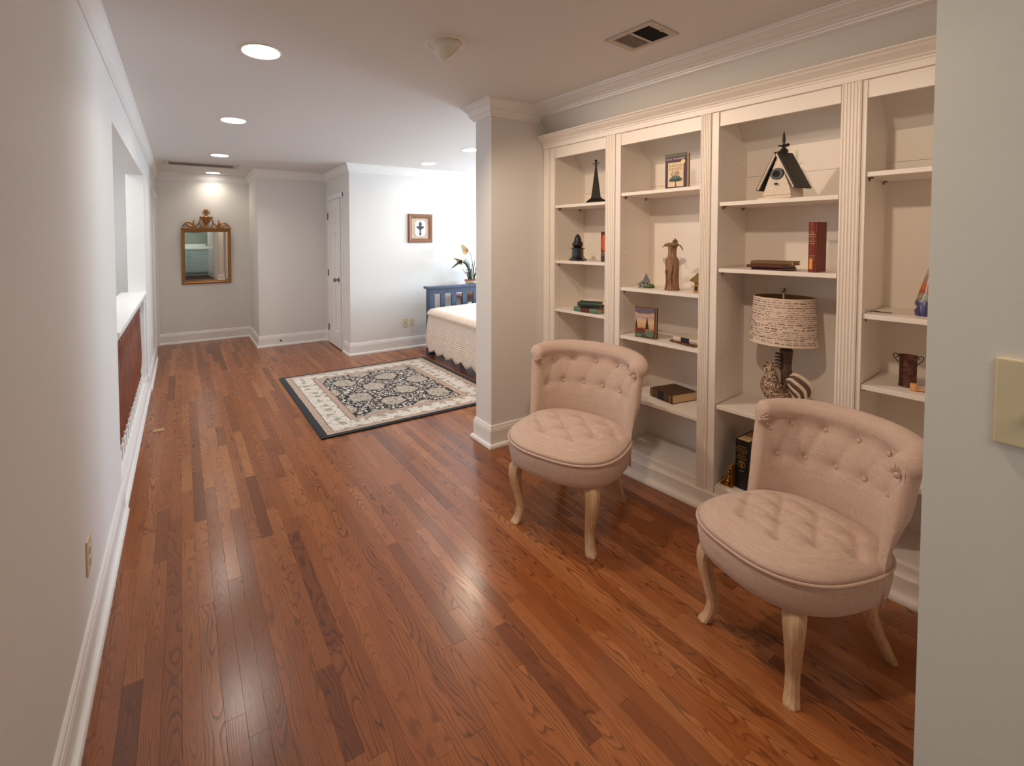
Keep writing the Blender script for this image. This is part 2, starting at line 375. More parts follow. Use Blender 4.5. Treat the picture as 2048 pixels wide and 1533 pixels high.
# baseboards: board, moulded top and quarter round
BB = [(0, 0), (0.034, 0), (0.034, 0.012), (0.030, 0.022), (0.022, 0.028), (0.0165, 0.028), (0.0165, 0.118), (0.0145, 0.124), (0.0145, 0.132), (0.011, 0.138), (0.010, 0.148), (0.006, 0.155), (0, 0.155)]
struct(sweep('baseboard_left', [(0, -0.02), (0, YA)], BB, 0, M['trim']))
struct(sweep('baseboard_back', [(0, YB), (0, 6.56)], BB, 0, M['trim']))
struct(sweep('baseboard_nook', [(0.02, YM), (XR, YM), (XR, Y2), (XD, Y2), (XD, DH+0.085)], BB, 0, M['trim']))
struct(sweep('baseboard_bedroom', [(XD, DL-0.085), (XD, Y3), (XE, Y3)], BB, 0, M['trim']))
struct(sweep('baseboard_partition', [(2.72, YP), (XP, YP), (XP, YQ), (XE, YQ)], BB, 0, M['trim'], side=-1))
struct(sweep('baseboard_right', [(XW, -0.02), (XW, YW), (XW+0.13, YW), (XW+0.13, 0.06)], BB, 0, M['trim'], side=-1))

# ------------------------------------------------------------------ six panel closet door
def casing(name, bl, parent, mat=None): return boxes(name, bl, mat or M['trim'], parent, 0.003)
def panel_door(bm, W, Hh, T):
    """door in the local xz plane (x 0..W), thickness along y, six raised panels on both faces"""
    st = 0.105*W/0.6; mid = 0.09*W/0.6
    rows = [(0.22, 0.80), (0.95, 1.58), (1.68, 1.90)]
    cols = [(st, W/2-mid/2), (W/2+mid/2, W-st)]
    k = Hh/2.03
    box(bm, 0, 0.011, 0, W, T-0.011, Hh)
    xs = [0, st, W/2-mid/2, W/2+mid/2, W-st, W]
    zs = [0, 0.22*k, 0.80*k, 0.95*k, 1.58*k, 1.68*k, 1.90*k, Hh]
    for y0, y1 in ((0, 0.012), (T-0.012, T)):
        for a, b in ((xs[0], xs[1]), (xs[2], xs[3]), (xs[4], xs[5])): box(bm, a, y0, 0, b, y1, Hh)
        for a, b in ((zs[0], zs[1]), (zs[2], zs[3]), (zs[4], zs[5]), (zs[6], zs[7])): 
            box(bm, xs[1], y0, a, xs[2], y1, b); box(bm, xs[3], y0, a, xs[4], y1, b)
    for c in cols:
        for r_ in rows:
            g = 0.016
            for sgn, yb in ((1, 0.011), (-1, T-0.011)):
                a = [(c[0]+g, r_[0]*k+g), (c[1]-g, r_[0]*k+g), (c[1]-g, r_[1]*k-g), (c[0]+g, r_[1]*k-g)]
                g2 = 0.034
                b = [(c[0]+g2, r_[0]*k+g2), (c[1]-g2, r_[0]*k+g2), (c[1]-g2, r_[1]*k-g2), (c[0]+g2, r_[1]*k-g2)]
                A = [bm.verts.new((x, yb, z)) for x, z in a]; B = [bm.verts.new((x, yb-sgn*0.008, z)) for x, z in b]
                bm.faces.new(B)
                for i in range(4): bm.faces.new((A[i], A[(i+1) % 4], B[(i+1) % 4], B[i]))
def knob_on(parent, x, z, y, sgn, name='door_knob'):
    bm = bmesh.new(); lathe(bm, [(0.0, 0), (0.032, 0), (0.032, 0.006), (0.012, 0.010), (0.010, 0.035), (0.022, 0.042), (0.029, 0.055), (0.027, 0.068), (0.014, 0.076), (0.0, 0.077)], 20)
    return obj(name, bm, M['nickel'], parent, (x, y, z), (R(90)*sgn, 0, 0), 40)
bm = bmesh.new(); panel_door(bm, DH-DL-0.008, 2.02, 0.036)
d1 = struct(obj('door_1', bm, M['trim'], None, (XD+0.012, DL+0.004, 0.012), (0, 0, R(90))))
# local x runs along +y of the room; local y is -x of the room (towards the hall)
knob_on(d1, 0.06, 0.93, 0.036, -1)
for z in (0.22, 1.0, 1.80):
    bm = bmesh.new(); box(bm, DH-DL-0.012, 0.030, z-0.045, DH-DL+0.012, 0.040, z+0.045); 
    lathe(bm, [(0.0065, z-0.048), (0.0065, z+0.048)], 10, DH-DL-0.004, 0.042)
    obj('hinge', bm, M['brass'], d1)
casing('door_casing', [(-0.07, 0.006, -0.012, -0.008, 0.026, 2.09), (DH-DL, 0.006, -0.012, DH-DL+0.062, 0.026, 2.09), (-0.07, 0.006, 2.028, DH-DL+0.062, 0.027, 2.092)], d1)
boxobj('threshold', (-0.004, -0.08, -0.013, DH-DL+0.002, 0.01, -0.008), woodmat('threshold_oak', (70, 36, 22), (110, 60, 36), 0), d1)
# door in the left wall, seen on edge at the far end
bm = bmesh.new(); panel_door(bm, 0.68, 2.02, 0.036)
d2 = struct(obj('door_2', bm, M['trim'], None, (-0.028, 6.66, 0.012), (0, 0, R(90))))
casing('door_casing', [(-0.075, -0.050, -0.012, -0.008, -0.026, 2.09), (0.688, -0.050, -0.012, 0.73, -0.026, 2.09), (-0.085, -0.052, 2.028, 0.73, -0.024, 2.105)], d2)

# ------------------------------------------------------------------ oak strip floor: planks
fl = struct(boxes('floor', [(-0.002, -0.14, -0.08, XE, YM+0.01, -0.009), (-0.2, -1.5, -0.08, 1.4, -0.14, -0.002)], plain('subfloor', (70, 42, 28), 0.8)))
PW = 0.0572
planks = []
x = -0.004
while x < XE:
    xa, xb = max(x, 0.0), x+PW
    xm = (xa+xb)/2
    if xm < XR+0.02: y0, y1 = -0.14, YM
    elif xm < XD+0.03: y0, y1 = (0.05 if xm > XW+0.1 else -0.14), Y2
    elif xm < 2.98: y0, y1 = 0.05, Y3
    else: y0, y1 = YQ-0.02, Y3
    y = y0-random.uniform(0, 0.9)
    while y < y1:
        L = random.choice((0.28, 0.4, 0.55, 0.7, 0.85, 1.0, 1.25, 1.5))*random.uniform(0.85, 1.15)
        a, b = max(y, y0), min(y+L, y1)
        if b-a > 0.02: planks.append((xa, xb, a, b))
        y += L
    x += PW
def vis_area(p):
    xa, xb, a, b = p; a = max(a, 0.25)
    if b <= a: return 0
    q = [proj((xx, yy, 0)) for xx, yy in ((xa, a), (xb, a), (xb, b), (xa, b))]
    if min(t[2] for t in q) < 0.05: return 0
    n = 12; ins = 0
    for i in range(n):
        t = proj(((xa+xb)/2, a+(b-a)*(i+0.5)/n, 0))
        if 0 <= t[0] <= 2048 and 0 <= t[1] <= 1533: ins += 1
    s = 0
    for i in range(4): s += q[i][0]*q[(i+1) % 4][1]-q[(i+1) % 4][0]*q[i][1]
    return abs(s)/2*ins/n
planks.sort(key=vis_area, reverse=True)
def plank_geo(bm, lay_uv, lay_r, p, rs):
    xa, xb, a, b = p; c = 0.0007; z = rs.uniform(-0.00015, 0.00015)
    bt = [bm.verts.new(v) for v in ((xa, a, -0.009), (xb, a, -0.009), (xb, b, -0.009), (xa, b, -0.009))]
    md = [bm.verts.new(v) for v in ((xa, a, z-c), (xb, a, z-c), (xb, b, z-c), (xa, b, z-c))]
    tp = [bm.verts.new(v) for v in ((xa+c*0.8, a+c, z), (xb-c*0.8, a+c, z), (xb-c*0.8, b-c, z), (xa+c*0.8, b-c, z))]
    fs = [bm.faces.new(tp)]
    for i in range(4):
        j = (i+1) % 4
        fs.append(bm.faces.new((md[i], md[j], tp[j], tp[i]))); fs.append(bm.faces.new((bt[i], bt[j], md[j], md[i])))
    r_ = rs.random(); ou = rs.uniform(-0.03, 0.03) - (xa+xb)/2; ov = rs.uniform(0, 30)
    for f in fs:
        f[lay_r] = r_
        for lp in f.loops: lp[lay_uv].uv = (lp.vert.co.x+ou, lp.vert.co.y+ov)
def new_pb():
    bm = bmesh.new(); return bm, bm.loops.layers.uv.new('UVMap'), bm.faces.layers.float.new('rnd')
rs = random.Random(11)
for p in planks[:300]:
    bm, lu, lr = new_pb(); plank_geo(bm, lu, lr, p, rs); obj('plank', bm, M['floor'], fl, fix=False)
bm, lu, lr = new_pb()
for p in planks[300:]: plank_geo(bm, lu, lr, p, rs)
tag(obj('strip_flooring', bm, M['floor'], fl, fix=False), kind='stuff')

# ------------------------------------------------------------------ balustrade in the left opening
bal = thing('stair_balustrade', 'white capped half-height balustrade with brown spindles filling the left wall opening', 'railing', (0, (YA+YB)/2, 0))
oy = -(YA+YB)/2
def by(*b): return (b[0], b[1]+oy, b[2], b[3], b[4]+oy, b[5])
bm = bmesh.new(); box(bm, *by(-0.20, YA, 0.955, 0.012, YB, 0.985), bev=0.004); box(bm, *by(-0.165, YA+0.001, 0.915, -0.012, YB-0.001, 0.955), bev=0.003)
obj('cap_ledge', bm, M['trim'], bal)
bm = bmesh.new(); box(bm, *by(-WT, YA, 0, -0.004, YB, 0.10)); box(bm, *by(-0.13, YA, 0.10, -0.012, YB, 0.125), bev=0.004)
prism(bm, [(-0.004, 0), (0.024, 0), (0.024, 0.014), (0.016, 0.024), (0.006, 0.028), (0.006, 0.07), (0.002, 0.082), (-0.004, 0.09)], YA+oy, YB+oy, lambda u, v, a: (u, a, v))
obj('shoe_rail', bm, M['trim'], bal)
bm = bmesh.new(); box(bm, *by(-0.135, YB-0.135, 0.125, -0.01, YB-0.003, 0.915), bev=0.004); box(bm, *by(-0.14, YB-0.14, 0.125, -0.004, YB-0.003, 0.17), bev=0.006)
box(bm, *by(-0.14, YB-0.14, 0.86, -0.006, YB-0.003, 0.915), bev=0.008)
obj('newel_post', bm, M['trim'], bal)
def spindle(y):
    z0 = 0.215; prof = [(0.0, z0), (0.017, z0), (0.021, z0+0.03), (0.015, z0+0.05), (0.023, z0+0.11), (0.027, z0+0.2), (0.026, z0+0.3), (0.022, z0+0.48), (0.018, z0+0.60), (0.022, z0+0.62), (0.018, z0+0.64), (0.022, z0+0.70), (0.0, z0+0.70)]
    bm = bmesh.new(); lathe(bm, prof, 14, -0.055, y+oy); s = obj('spindle', bm, M['stain'], bal, smooth=50)
    boxobj('spindle_foot', by(-0.082, y-0.027, 0.125, -0.028, y+0.027, 0.217), M['trim'], s, 0.003)
y = YA+0.06
while y < YB-0.16:
    spindle(y); y += 0.1205

# ------------------------------------------------------------------ ceiling lights, vents, plates
def can(x, y, label, power=1.0, spread=128, col=None):
    t = thing('recessed_light', label, 'ceiling light', (x, y, H), group='recessed ceiling lights')
    lobj('trim_ring', [(0.089, -0.0005), (0.093, -0.004), (0.100, -0.004), (0.103, -0.001), (0.103, 0.004), (0.086, 0.02), (0.086, 0.0)], M['white'], t, 40)
    lobj('lens', [(0.0, -0.001), (0.05, -0.0015), (0.089, -0.001), (0.089, 0.001), (0, 0.001)], M['lens'], t, 40)
    area('lamp', (0, 0, -0.006), (0, 0, -1), P_CAN*power, col or WARM, 0.17, shape='DISK', spread=R(spread), parent=t)
    return t
can(0.681, 2.464, 'recessed ceiling light nearest the camera, largest bright disc')
can(0.690, 3.971, 'second recessed ceiling light along the hall from the camera', 1.15, 158)
can(0.706, 5.667, 'recessed ceiling light just in front of the long ceiling grille', 1.5, 135, (1.0, 0.89, 0.77))
can(0.7215, 7.18, 'farthest recessed ceiling light above the gilt mirror', 0.52, 128, (1.0, 0.86, 0.70))
can(3.033, 4.046, 'recessed ceiling light partly beside the partition corner, above the rug', 2.6, 165, (1.0, 0.85, 0.64))
can(3.051, 5.03, 'recessed ceiling light close to the bedroom wall, above the bed head', 0.25, 140)
def eyeball(x, y, label, aim):
    t = thing('eyeball_light', label, 'ceiling light', (x, y, H))
    lobj('trim_ring', [(0.078, -0.002), (0.084, -0.008), (0.094, -0.007), (0.101, -0.001), (0.101, 0.003), (0.078, 0.003)], M['white'], t, 40)
    a = Vector(aim).normalized(); q = a.to_track_quat('Z', 'Y').to_euler()
    prof = [(0.0, -0.045)]+[(0.072*math.sin(k), -0.072*math.cos(k)*0.9+0.02) for k in (0.5, 0.8, 1.1, 1.4, 1.7, 1.95, 2.2)]
    lobj('eyeball', prof+[(0.052, 0.055), (0.050, 0.03), (0.0, 0.028)], M['white'], t, 32, (0, 0, -0.004), q)
    sd = bpy.data.lights.new('lamp', 'SPOT'); sd.energy = P_EYE; sd.color = (1.0, 0.79, 0.60); sd.spot_size = R(118); sd.spot_blend = 0.6; sd.shadow_soft_size = 0.035
    so = bpy.data.objects.new('lamp', sd); C.objects.link(so); so.parent = t; so.location = a*0.075+Vector((0, 0, -0.02)); so.rotation_euler = a.to_track_quat('-Z', 'Y').to_euler()
    return t
eyeball(1.45, 1.92, 'white eyeball ceiling light turned toward the bookcase', (0.62, -0.12, -0.78))
eyeball(1.05, 0.74, 'white eyeball ceiling light nearest the right wall', (0.62, 0.05, -0.78))

def register(name, label, cat, loc, W, L, rot=0):
    return thing(name, label, cat, loc, (0, 0, rot))
# supply register by the bookcase
sv = thing('ceiling_register', 'small white supply register in the ceiling in front of the bookcase', 'vent', (2.231, 1.405, H), (0, 0, R(4)))
boxes('frame', [(-0.115, -0.12, -0.006, -0.085, 0.12, 0.0), (0.085, -0.12, -0.006, 0.115, 0.12, 0.0), (-0.085, -0.12, -0.006, 0.085, -0.09, 0.0), (-0.085, 0.09, -0.006, 0.085, 0.12, 0.0), (-0.085, -0.006, -0.007, 0.085, 0.006, 0.0)], M['grille'], sv, 0.002)
boxobj('duct', (-0.085, -0.09, -0.001, 0.085, 0.09, 0.0), M['dark'], sv)
for k in range(9):
    yy = -0.083+k*0.0088
    bm = bmesh.new(); prism(bm, [(0, 0), (0.0012, 0), (0.0046, -0.006), (0.0034, -0.006)], -0.085, 0.085, lambda u, v, a: (a, yy+u, v)); obj('louvre', bm, M['dark'], sv)
    yy = 0.009+k*0.0088
    bm = bmesh.new(); prism(bm, [(0, -0.006), (0.0085, -0.002), (0.0085, -0.0008), (0, -0.0048)], -0.085, 0.085, lambda u, v, a: (a, yy+u, v)); obj('louvre', bm, M['grille'], sv)
boxobj('damper_lever', (-0.004, -0.105, -0.014, 0.004, -0.095, -0.005), M['grille'], sv, 0.001)
# long return grille
rg = thing('return_grille', 'long white return air grille across the ceiling before the mirror nook', 'vent', (0.555, 6.46, H), (0, 0, R(0)))
boxes('frame', [(-0.425, -0.16, -0.008, -0.365, 0.16, 0), (0.365, -0.16, -0.008, 0.425, 0.16, 0), (-0.365, -0.16, -0.008, 0.365, -0.115, 0), (-0.365, 0.115, -0.008, 0.365, 0.16, 0)], M['grille'], rg, 0.002)
boxobj('duct', (-0.365, -0.115, -0.002, 0.365, 0.115, 0), M['dark'], rg)
for k in range(3):
    yy = -0.115+0.0575*(k+1)
    boxobj('grille_bar', (-0.365, yy-0.0015, -0.005, 0.365, yy+0.0015, -0.003), M['grille'], rg)
for k in range(30):
    xx = -0.365+0.73*(k+0.5)/30
    boxobj('grille_bar', (xx-0.0016, -0.115, -0.005, xx+0.0016, 0.115, -0.003), M['grille'], rg)
sm = thing('smoke_detector', 'small white smoke detector on the ceiling behind the long grille', 'detector', (0.74, 6.87, H))
lobj('housing', [(0, -0.018), (0.040, -0.018), (0.048, -0.014), (0.050, -0.006), (0.053, -0.004), (0.053, 0.0), (0, 0)], M['white'], sm, 28)
lobj('test_button', [(0, -0.021), (0.010, -0.021), (0.012, -0.018), (0, -0.0175)], M['grille'], sm, 12)

def plate(name, label, cat, loc, rotz, mat, W=0.07, Hh=0.115, kind='outlet'):
    """wall plate facing local -y"""
    t = thing(name, label, cat, loc, (0, 0, rotz))
    bm = bmesh.new(); box(bm, -W/2, -0.006, -Hh/2, W/2, 0, Hh/2, bev=0.0025); obj('cover_plate', bm, mat, t)
    if kind == 'outlet':
        for z in (-0.02, 0.02):
            bm = bmesh.new(); prism(bm, [(0.0165*math.cos(a)*1.0, z+max(-0.0125, min(0.0125, 0.0165*math.sin(a)))) for a in [2*PI*i/20 for i in range(20)]], -0.0085, -0.005, lambda u, v, a: (u, a, v))
            s = obj('socket', bm, mat, t)
            boxes('slot', [(-0.0075, -0.0088, z-0.001, -0.0055, -0.0084, z+0.007), (0.0055, -0.0088, z-0.001, 0.0075, -0.0084, z+0.006), (-0.002, -0.0088, z-0.009, 0.002, -0.0084, z-0.005)], M['dark'], s)
    elif kind == 'switch':
        bm = bmesh.new(); box(bm, -0.007, -0.009, -0.016, 0.007, -0.005, 0.016, bev=0.001); prism(bm, [(-0.005, 0.003), (-0.005, -0.006), (-0.022, -0.010), (-0.022, -0.003)], -0.0045, 0.0045, lambda u, v, a: (a, u, v)); obj('toggle', bm, M['white'], t)
    elif kind == 'coax':
        bm = bmesh.new(); lathe(bm, [(0.006, 0), (0.006, 0.004), (0.0042, 0.004), (0.0042, 0.012), (0, 0.012)], 12); obj('connector', bm, M['brass'], t, (0, -0.005, 0), (R(90), 0, 0))
    return t
plate('wall_outlet', 'almond outlet plate low on the left wall near the camera', 'outlet', (0, 1.955, 0.373), R(90), M['almond'], 0.072, 0.125)
plate('cable_plate', 'almond cable plate low on the bedroom wall, left of its twin', 'outlet', (2.926, Y3, 0.35), 0, M['almond'], 0.078, 0.115, 'coax')
plate('wall_outlet', 'almond outlet plate low on the bedroom wall, beside the bed', 'outlet', (3.033, Y3, 0.348), 0, M['almond'], 0.068, 0.108)
plate('light_switch', 'large almond toggle switch plate on the near right wall', 'switch', (XW, 0.1105, 1.262), R(-90), M['almond'], 0.074, 0.114, 'switch')
plate('thermostat', 'small white thermostat on the far left wall by the door', 'thermostat', (0, 6.40, 1.475), R(90), M['white'], 0.16, 0.11, 'blank')
plate('wall_outlet', 'white outlet plate low on the far left wall past the balustrade', 'outlet', (0, 5.82, 0.33), R(90), M['white'], 0.07, 0.115)
plate('wall_outlet', 'white outlet plate on the mirror nook side wall corner', 'outlet', (XR, 6.72, 0.42), R(-90), M['white'], 0.07, 0.115)
plate('wall_outlet', 'white outlet plate on the nook side wall, nearer the mirror', 'outlet', (XR, 6.98, 0.42), R(-90), M['white'], 0.07, 0.115)
ds = thing('door_stop', 'small dark door stop screwed to the nook baseboard', 'door stop', (1.49, Y2-0.0165, 0.075))
bm = bmesh.new(); lathe(bm, [(0, 0), (0.012, 0), (0.012, 0.004), (0.005, 0.006), (0.005, 0.03), (0, 0.03)], 14); obj('post', bm, M['brass'], ds, rot=(R(90), 0, 0))
bm = bmesh.new(); lathe(bm, [(0, 0.03), (0.009, 0.03), (0.010, 0.045), (0, 0.046)], 14); obj('rubber_tip', bm, M['dark'], ds, rot=(R(90), 0, 0))
# little brass floor plate
fp = thing('floor_plate', 'small tan metal plate lying on the oak floor near the balustrade', 'plate', (0.127, 4.07, 0.0003))
bm = bmesh.new(); box(bm, -0.037, -0.027, 0, 0.037, 0.027, 0.004, bev=0.0015); obj('cover', bm, plain('tan_metal', (190, 158, 110), 0.4, 0.3), fp)
for sx in (-0.024, 0.024): lobj('screw', [(0, 0.0055), (0.003, 0.005), (0.004, 0.0038), (0, 0.0037)], M['brass'], fp, 10, (sx, 0, 0))

# ------------------------------------------------------------------ built-in bookcase (its own frame: x = depth, y = along, turned 4.9 degrees)
TH = math.atan(0.085); BO = (2.8975, 0, 0); BR = (0, 0, TH)
def bc(x, y, z=0): # bookcase frame -> room
    return (BO[0]+x*math.cos(TH)-y*math.sin(TH), x*math.sin(TH)+y*math.cos(TH), z)
BY0, BY1, DP = 0.14, 2.553, 0.35
SLX = lambda z: DP-0.98*(z-1.975)
bk = thing('built_in_bookcase', 'white built-in bookcase with fluted pilasters and open shelves along the right wall', 'bookcase', BO, BR)
PIL = [(1.952, 2.021, 1.916, 2.028), (1.379, 1.431, 1.343, 1.436), (0.782, 0.848, 0.766, 0.853), (0.19, 0.255, 0.155, 0.26)]  # pilaster y0, y1, opening right, opening left
bays = [(2.028, 2.450), (1.436, 1.916), (0.853, 1.340), (0.260, 0.766)]
bm = bmesh.new()
box(bm, DP-0.004, BY0, 0.1, DP+0.012, BY1, 1.825); box(bm, DP, BY0, 1.827, DP+0.012, BY1, 1.985)
obj('back_panel', bm, M['case'], bk)
def divider(y0, y1):
    bm = bmesh.new(); prism(bm, [(0.006, 0.1), (DP, 0.1), (DP, 1.975), (SLX(2.145), 2.145), (0.006, 2.145)], y0, y1, lambda u, v, a: (u, a, v))
    return obj('divider', bm, M['case'], bk)
for p0, p1, o0, o1 in PIL: divider(o0+0.001, o1-0.001)
divider(2.451, BY1)
divider(BY0, 0.154)
def pilaster(y0, y1):
    pts = []; n = 5; W = y1-y0; m_ = 0.005; fw = (W-2*m_)/n
    prof = [(y0, 0.004), (y0, -0.009), (y0+m_, -0.012)]
    for k in range(n):
        a = y0+m_+k*fw
        prof += [(a+fw*0.10, -0.012), (a+fw*0.30, -0.0072), (a+fw*0.70, -0.0072)]
        prof.append((a+fw*0.90, -0.012))
    prof += [(y1-m_, -0.012), (y1, -0.009), (y1, 0.004)]
    bm = bmesh.new(); prism(bm, prof, 0.098, 2.146, lambda u, v, a: (v, u, a)); return obj('pilaster', bm, M['case'], bk)
for p0, p1, o0, o1 in PIL:
    pilaster(p0, p1)
    boxobj('stile', (-0.002, o0, 0.098, 0.012, p0-0.001, 2.146), M['case'], bk, 0.0015)
boxes('end_stile', [(-0.004, 2.498, 0.098, 0.012, BY1, 2.146), (0.0, 2.452, 0.098, 0.012, 2.494, 2.146)], M['case'], bk, 0.002)
boxobj('end_stile', (-0.004, BY0, 0.098, 0.012, 0.154, 2.146), M['case'], bk)
for b0, b1 in bays: boxobj('header', (0.003, b0, 2.068, 0.022, b1, 2.147), M['case'], bk, 0.0015)
boxobj('light_stop_board', (0.0, BY0, 2.20, 0.13, BY1, 2.22), M['case'], bk)  # unseen board added to stop light leaking in above the header
BCR = [(0.02, -0.088), (-0.014, -0.088), (-0.014, -0.060), (-0.018, -0.057), (-0.018, -0.050), (-0.026, -0.046), (-0.030, -0.038), (-0.034, -0.036), (-0.044, -0.030), (-0.062, -0.020), (-0.072, -0.010), (-0.080, -0.008), (-0.085, -0.004), (-0.085, 0.0), (0.02, 0.0)]
bm = bmesh.new(); prism(bm, [(x_, 2.233+z_) for x_, z_ in BCR], BY0, BY1, lambda u, v, a: (u, a+(-u*0.06 if a > 1 else 0), v)); obj('cornice', bm, M['case'], bk)
bm = bmesh.new()
prism(bm, [(0.02, 0), (-0.049, 0), (-0.049, 0.010), (-0.045, 0.020), (-0.036, 0.026), (-0.018, 0.027), (-0.018, 0.094), (-0.014, 0.099), (0.02, 0.099)], BY0, BY1, lambda u, v, a: (u, a, v)); obj('plinth', bm, M['case'], bk)
for b0, b1 in bays: 
    boxobj('bottom_rail', (0.002, b0, 0.099, 0.02, b1, 0.14), M['case'], bk, 0.002)
    boxobj('bottom_shelf', (0.02, b0+0.001, 0.125, DP-0.004, b1-0.001, 0.145), M['case'], bk)
SH = {0: (1.724, 1.321, 0.967), 1: (1.768, 1.168, 0.861, 0.480), 2: (1.669, 1.318, 0.581), 3: (1.757, 1.152, 0.846, 0.472)}
for b, zs in SH.items():
    b0, b1 = bays[b]
    for z in zs:
        boxobj('shelf', (0.006, b0+0.0015, z-0.0205, DP-0.006, b1-0.0015, z), M['case'], bk, 0.002)
        for xx in (0.055, 0.285):
            boxes('shelf_pin', [(xx-0.004, b1-0.014, z-0.025, xx+0.004, b1-0.001, z-0.0205), (xx-0.004, b1-0.004, z-0.036, xx+0.004, b1-0.001, z-0.024)], M['pin'], bk)
bm = bmesh.new()
for b0, b1 in bays:
    for xx in (0.055, 0.285):
        z = 0.28
        while z < 1.95:
            if xx < SLX(z)-0.02:
                vs_ = [bm.verts.new((xx+0.0028*math.cos(a), b1-0.0012, z+0.0028*math.sin(a))) for a in [2*PI*i/6 for i in range(6)]]
                bm.faces.new(vs_)
            z += 0.042
tag(obj('peg_holes', bm, M['hole'], bk), kind='stuff')
boxobj('blank_plate', (DP-0.010, 1.231, 1.09, DP-0.004, 1.289, 1.206), M['white'], bk, 0.001)
# sloped wall above and behind, with its crown
bm = bmesh.new(); prism(bm, [(DP+0.02, 1.952), (DP+0.012, 1.96), (SLX(H), H), (SLX(H)+0.05, H), (DP+0.08, 1.96)], 0.04, 2.56, lambda u, v, a: (u, a, v))
struct(obj('wall_slope', bm, M['wall'], None, BO, BR))
KC = [(-0.03, -0.075), (-0.058, -0.064), (-0.060, -0.056), (-0.070, -0.054), (-0.072, -0.047), (-0.082, -0.044), (-0.092, -0.037), (-0.112, -0.030), (-0.132, -0.021), (-0.147, -0.016), (-0.158, -0.014), (-0.162, -0.007), (-0.176, -0.006), (-0.178, 0.0), (-0.03, 0.0)]
bm = bmesh.new(); prism(bm, [(u, H+v) for u, v in KC], 0.04, 2.545, lambda u, v, a: (u, a+((u+0.05)*0.3 if a > 1 else 0), v))
struct(obj('trim_3', bm, M['trim'], None, BO, BR))

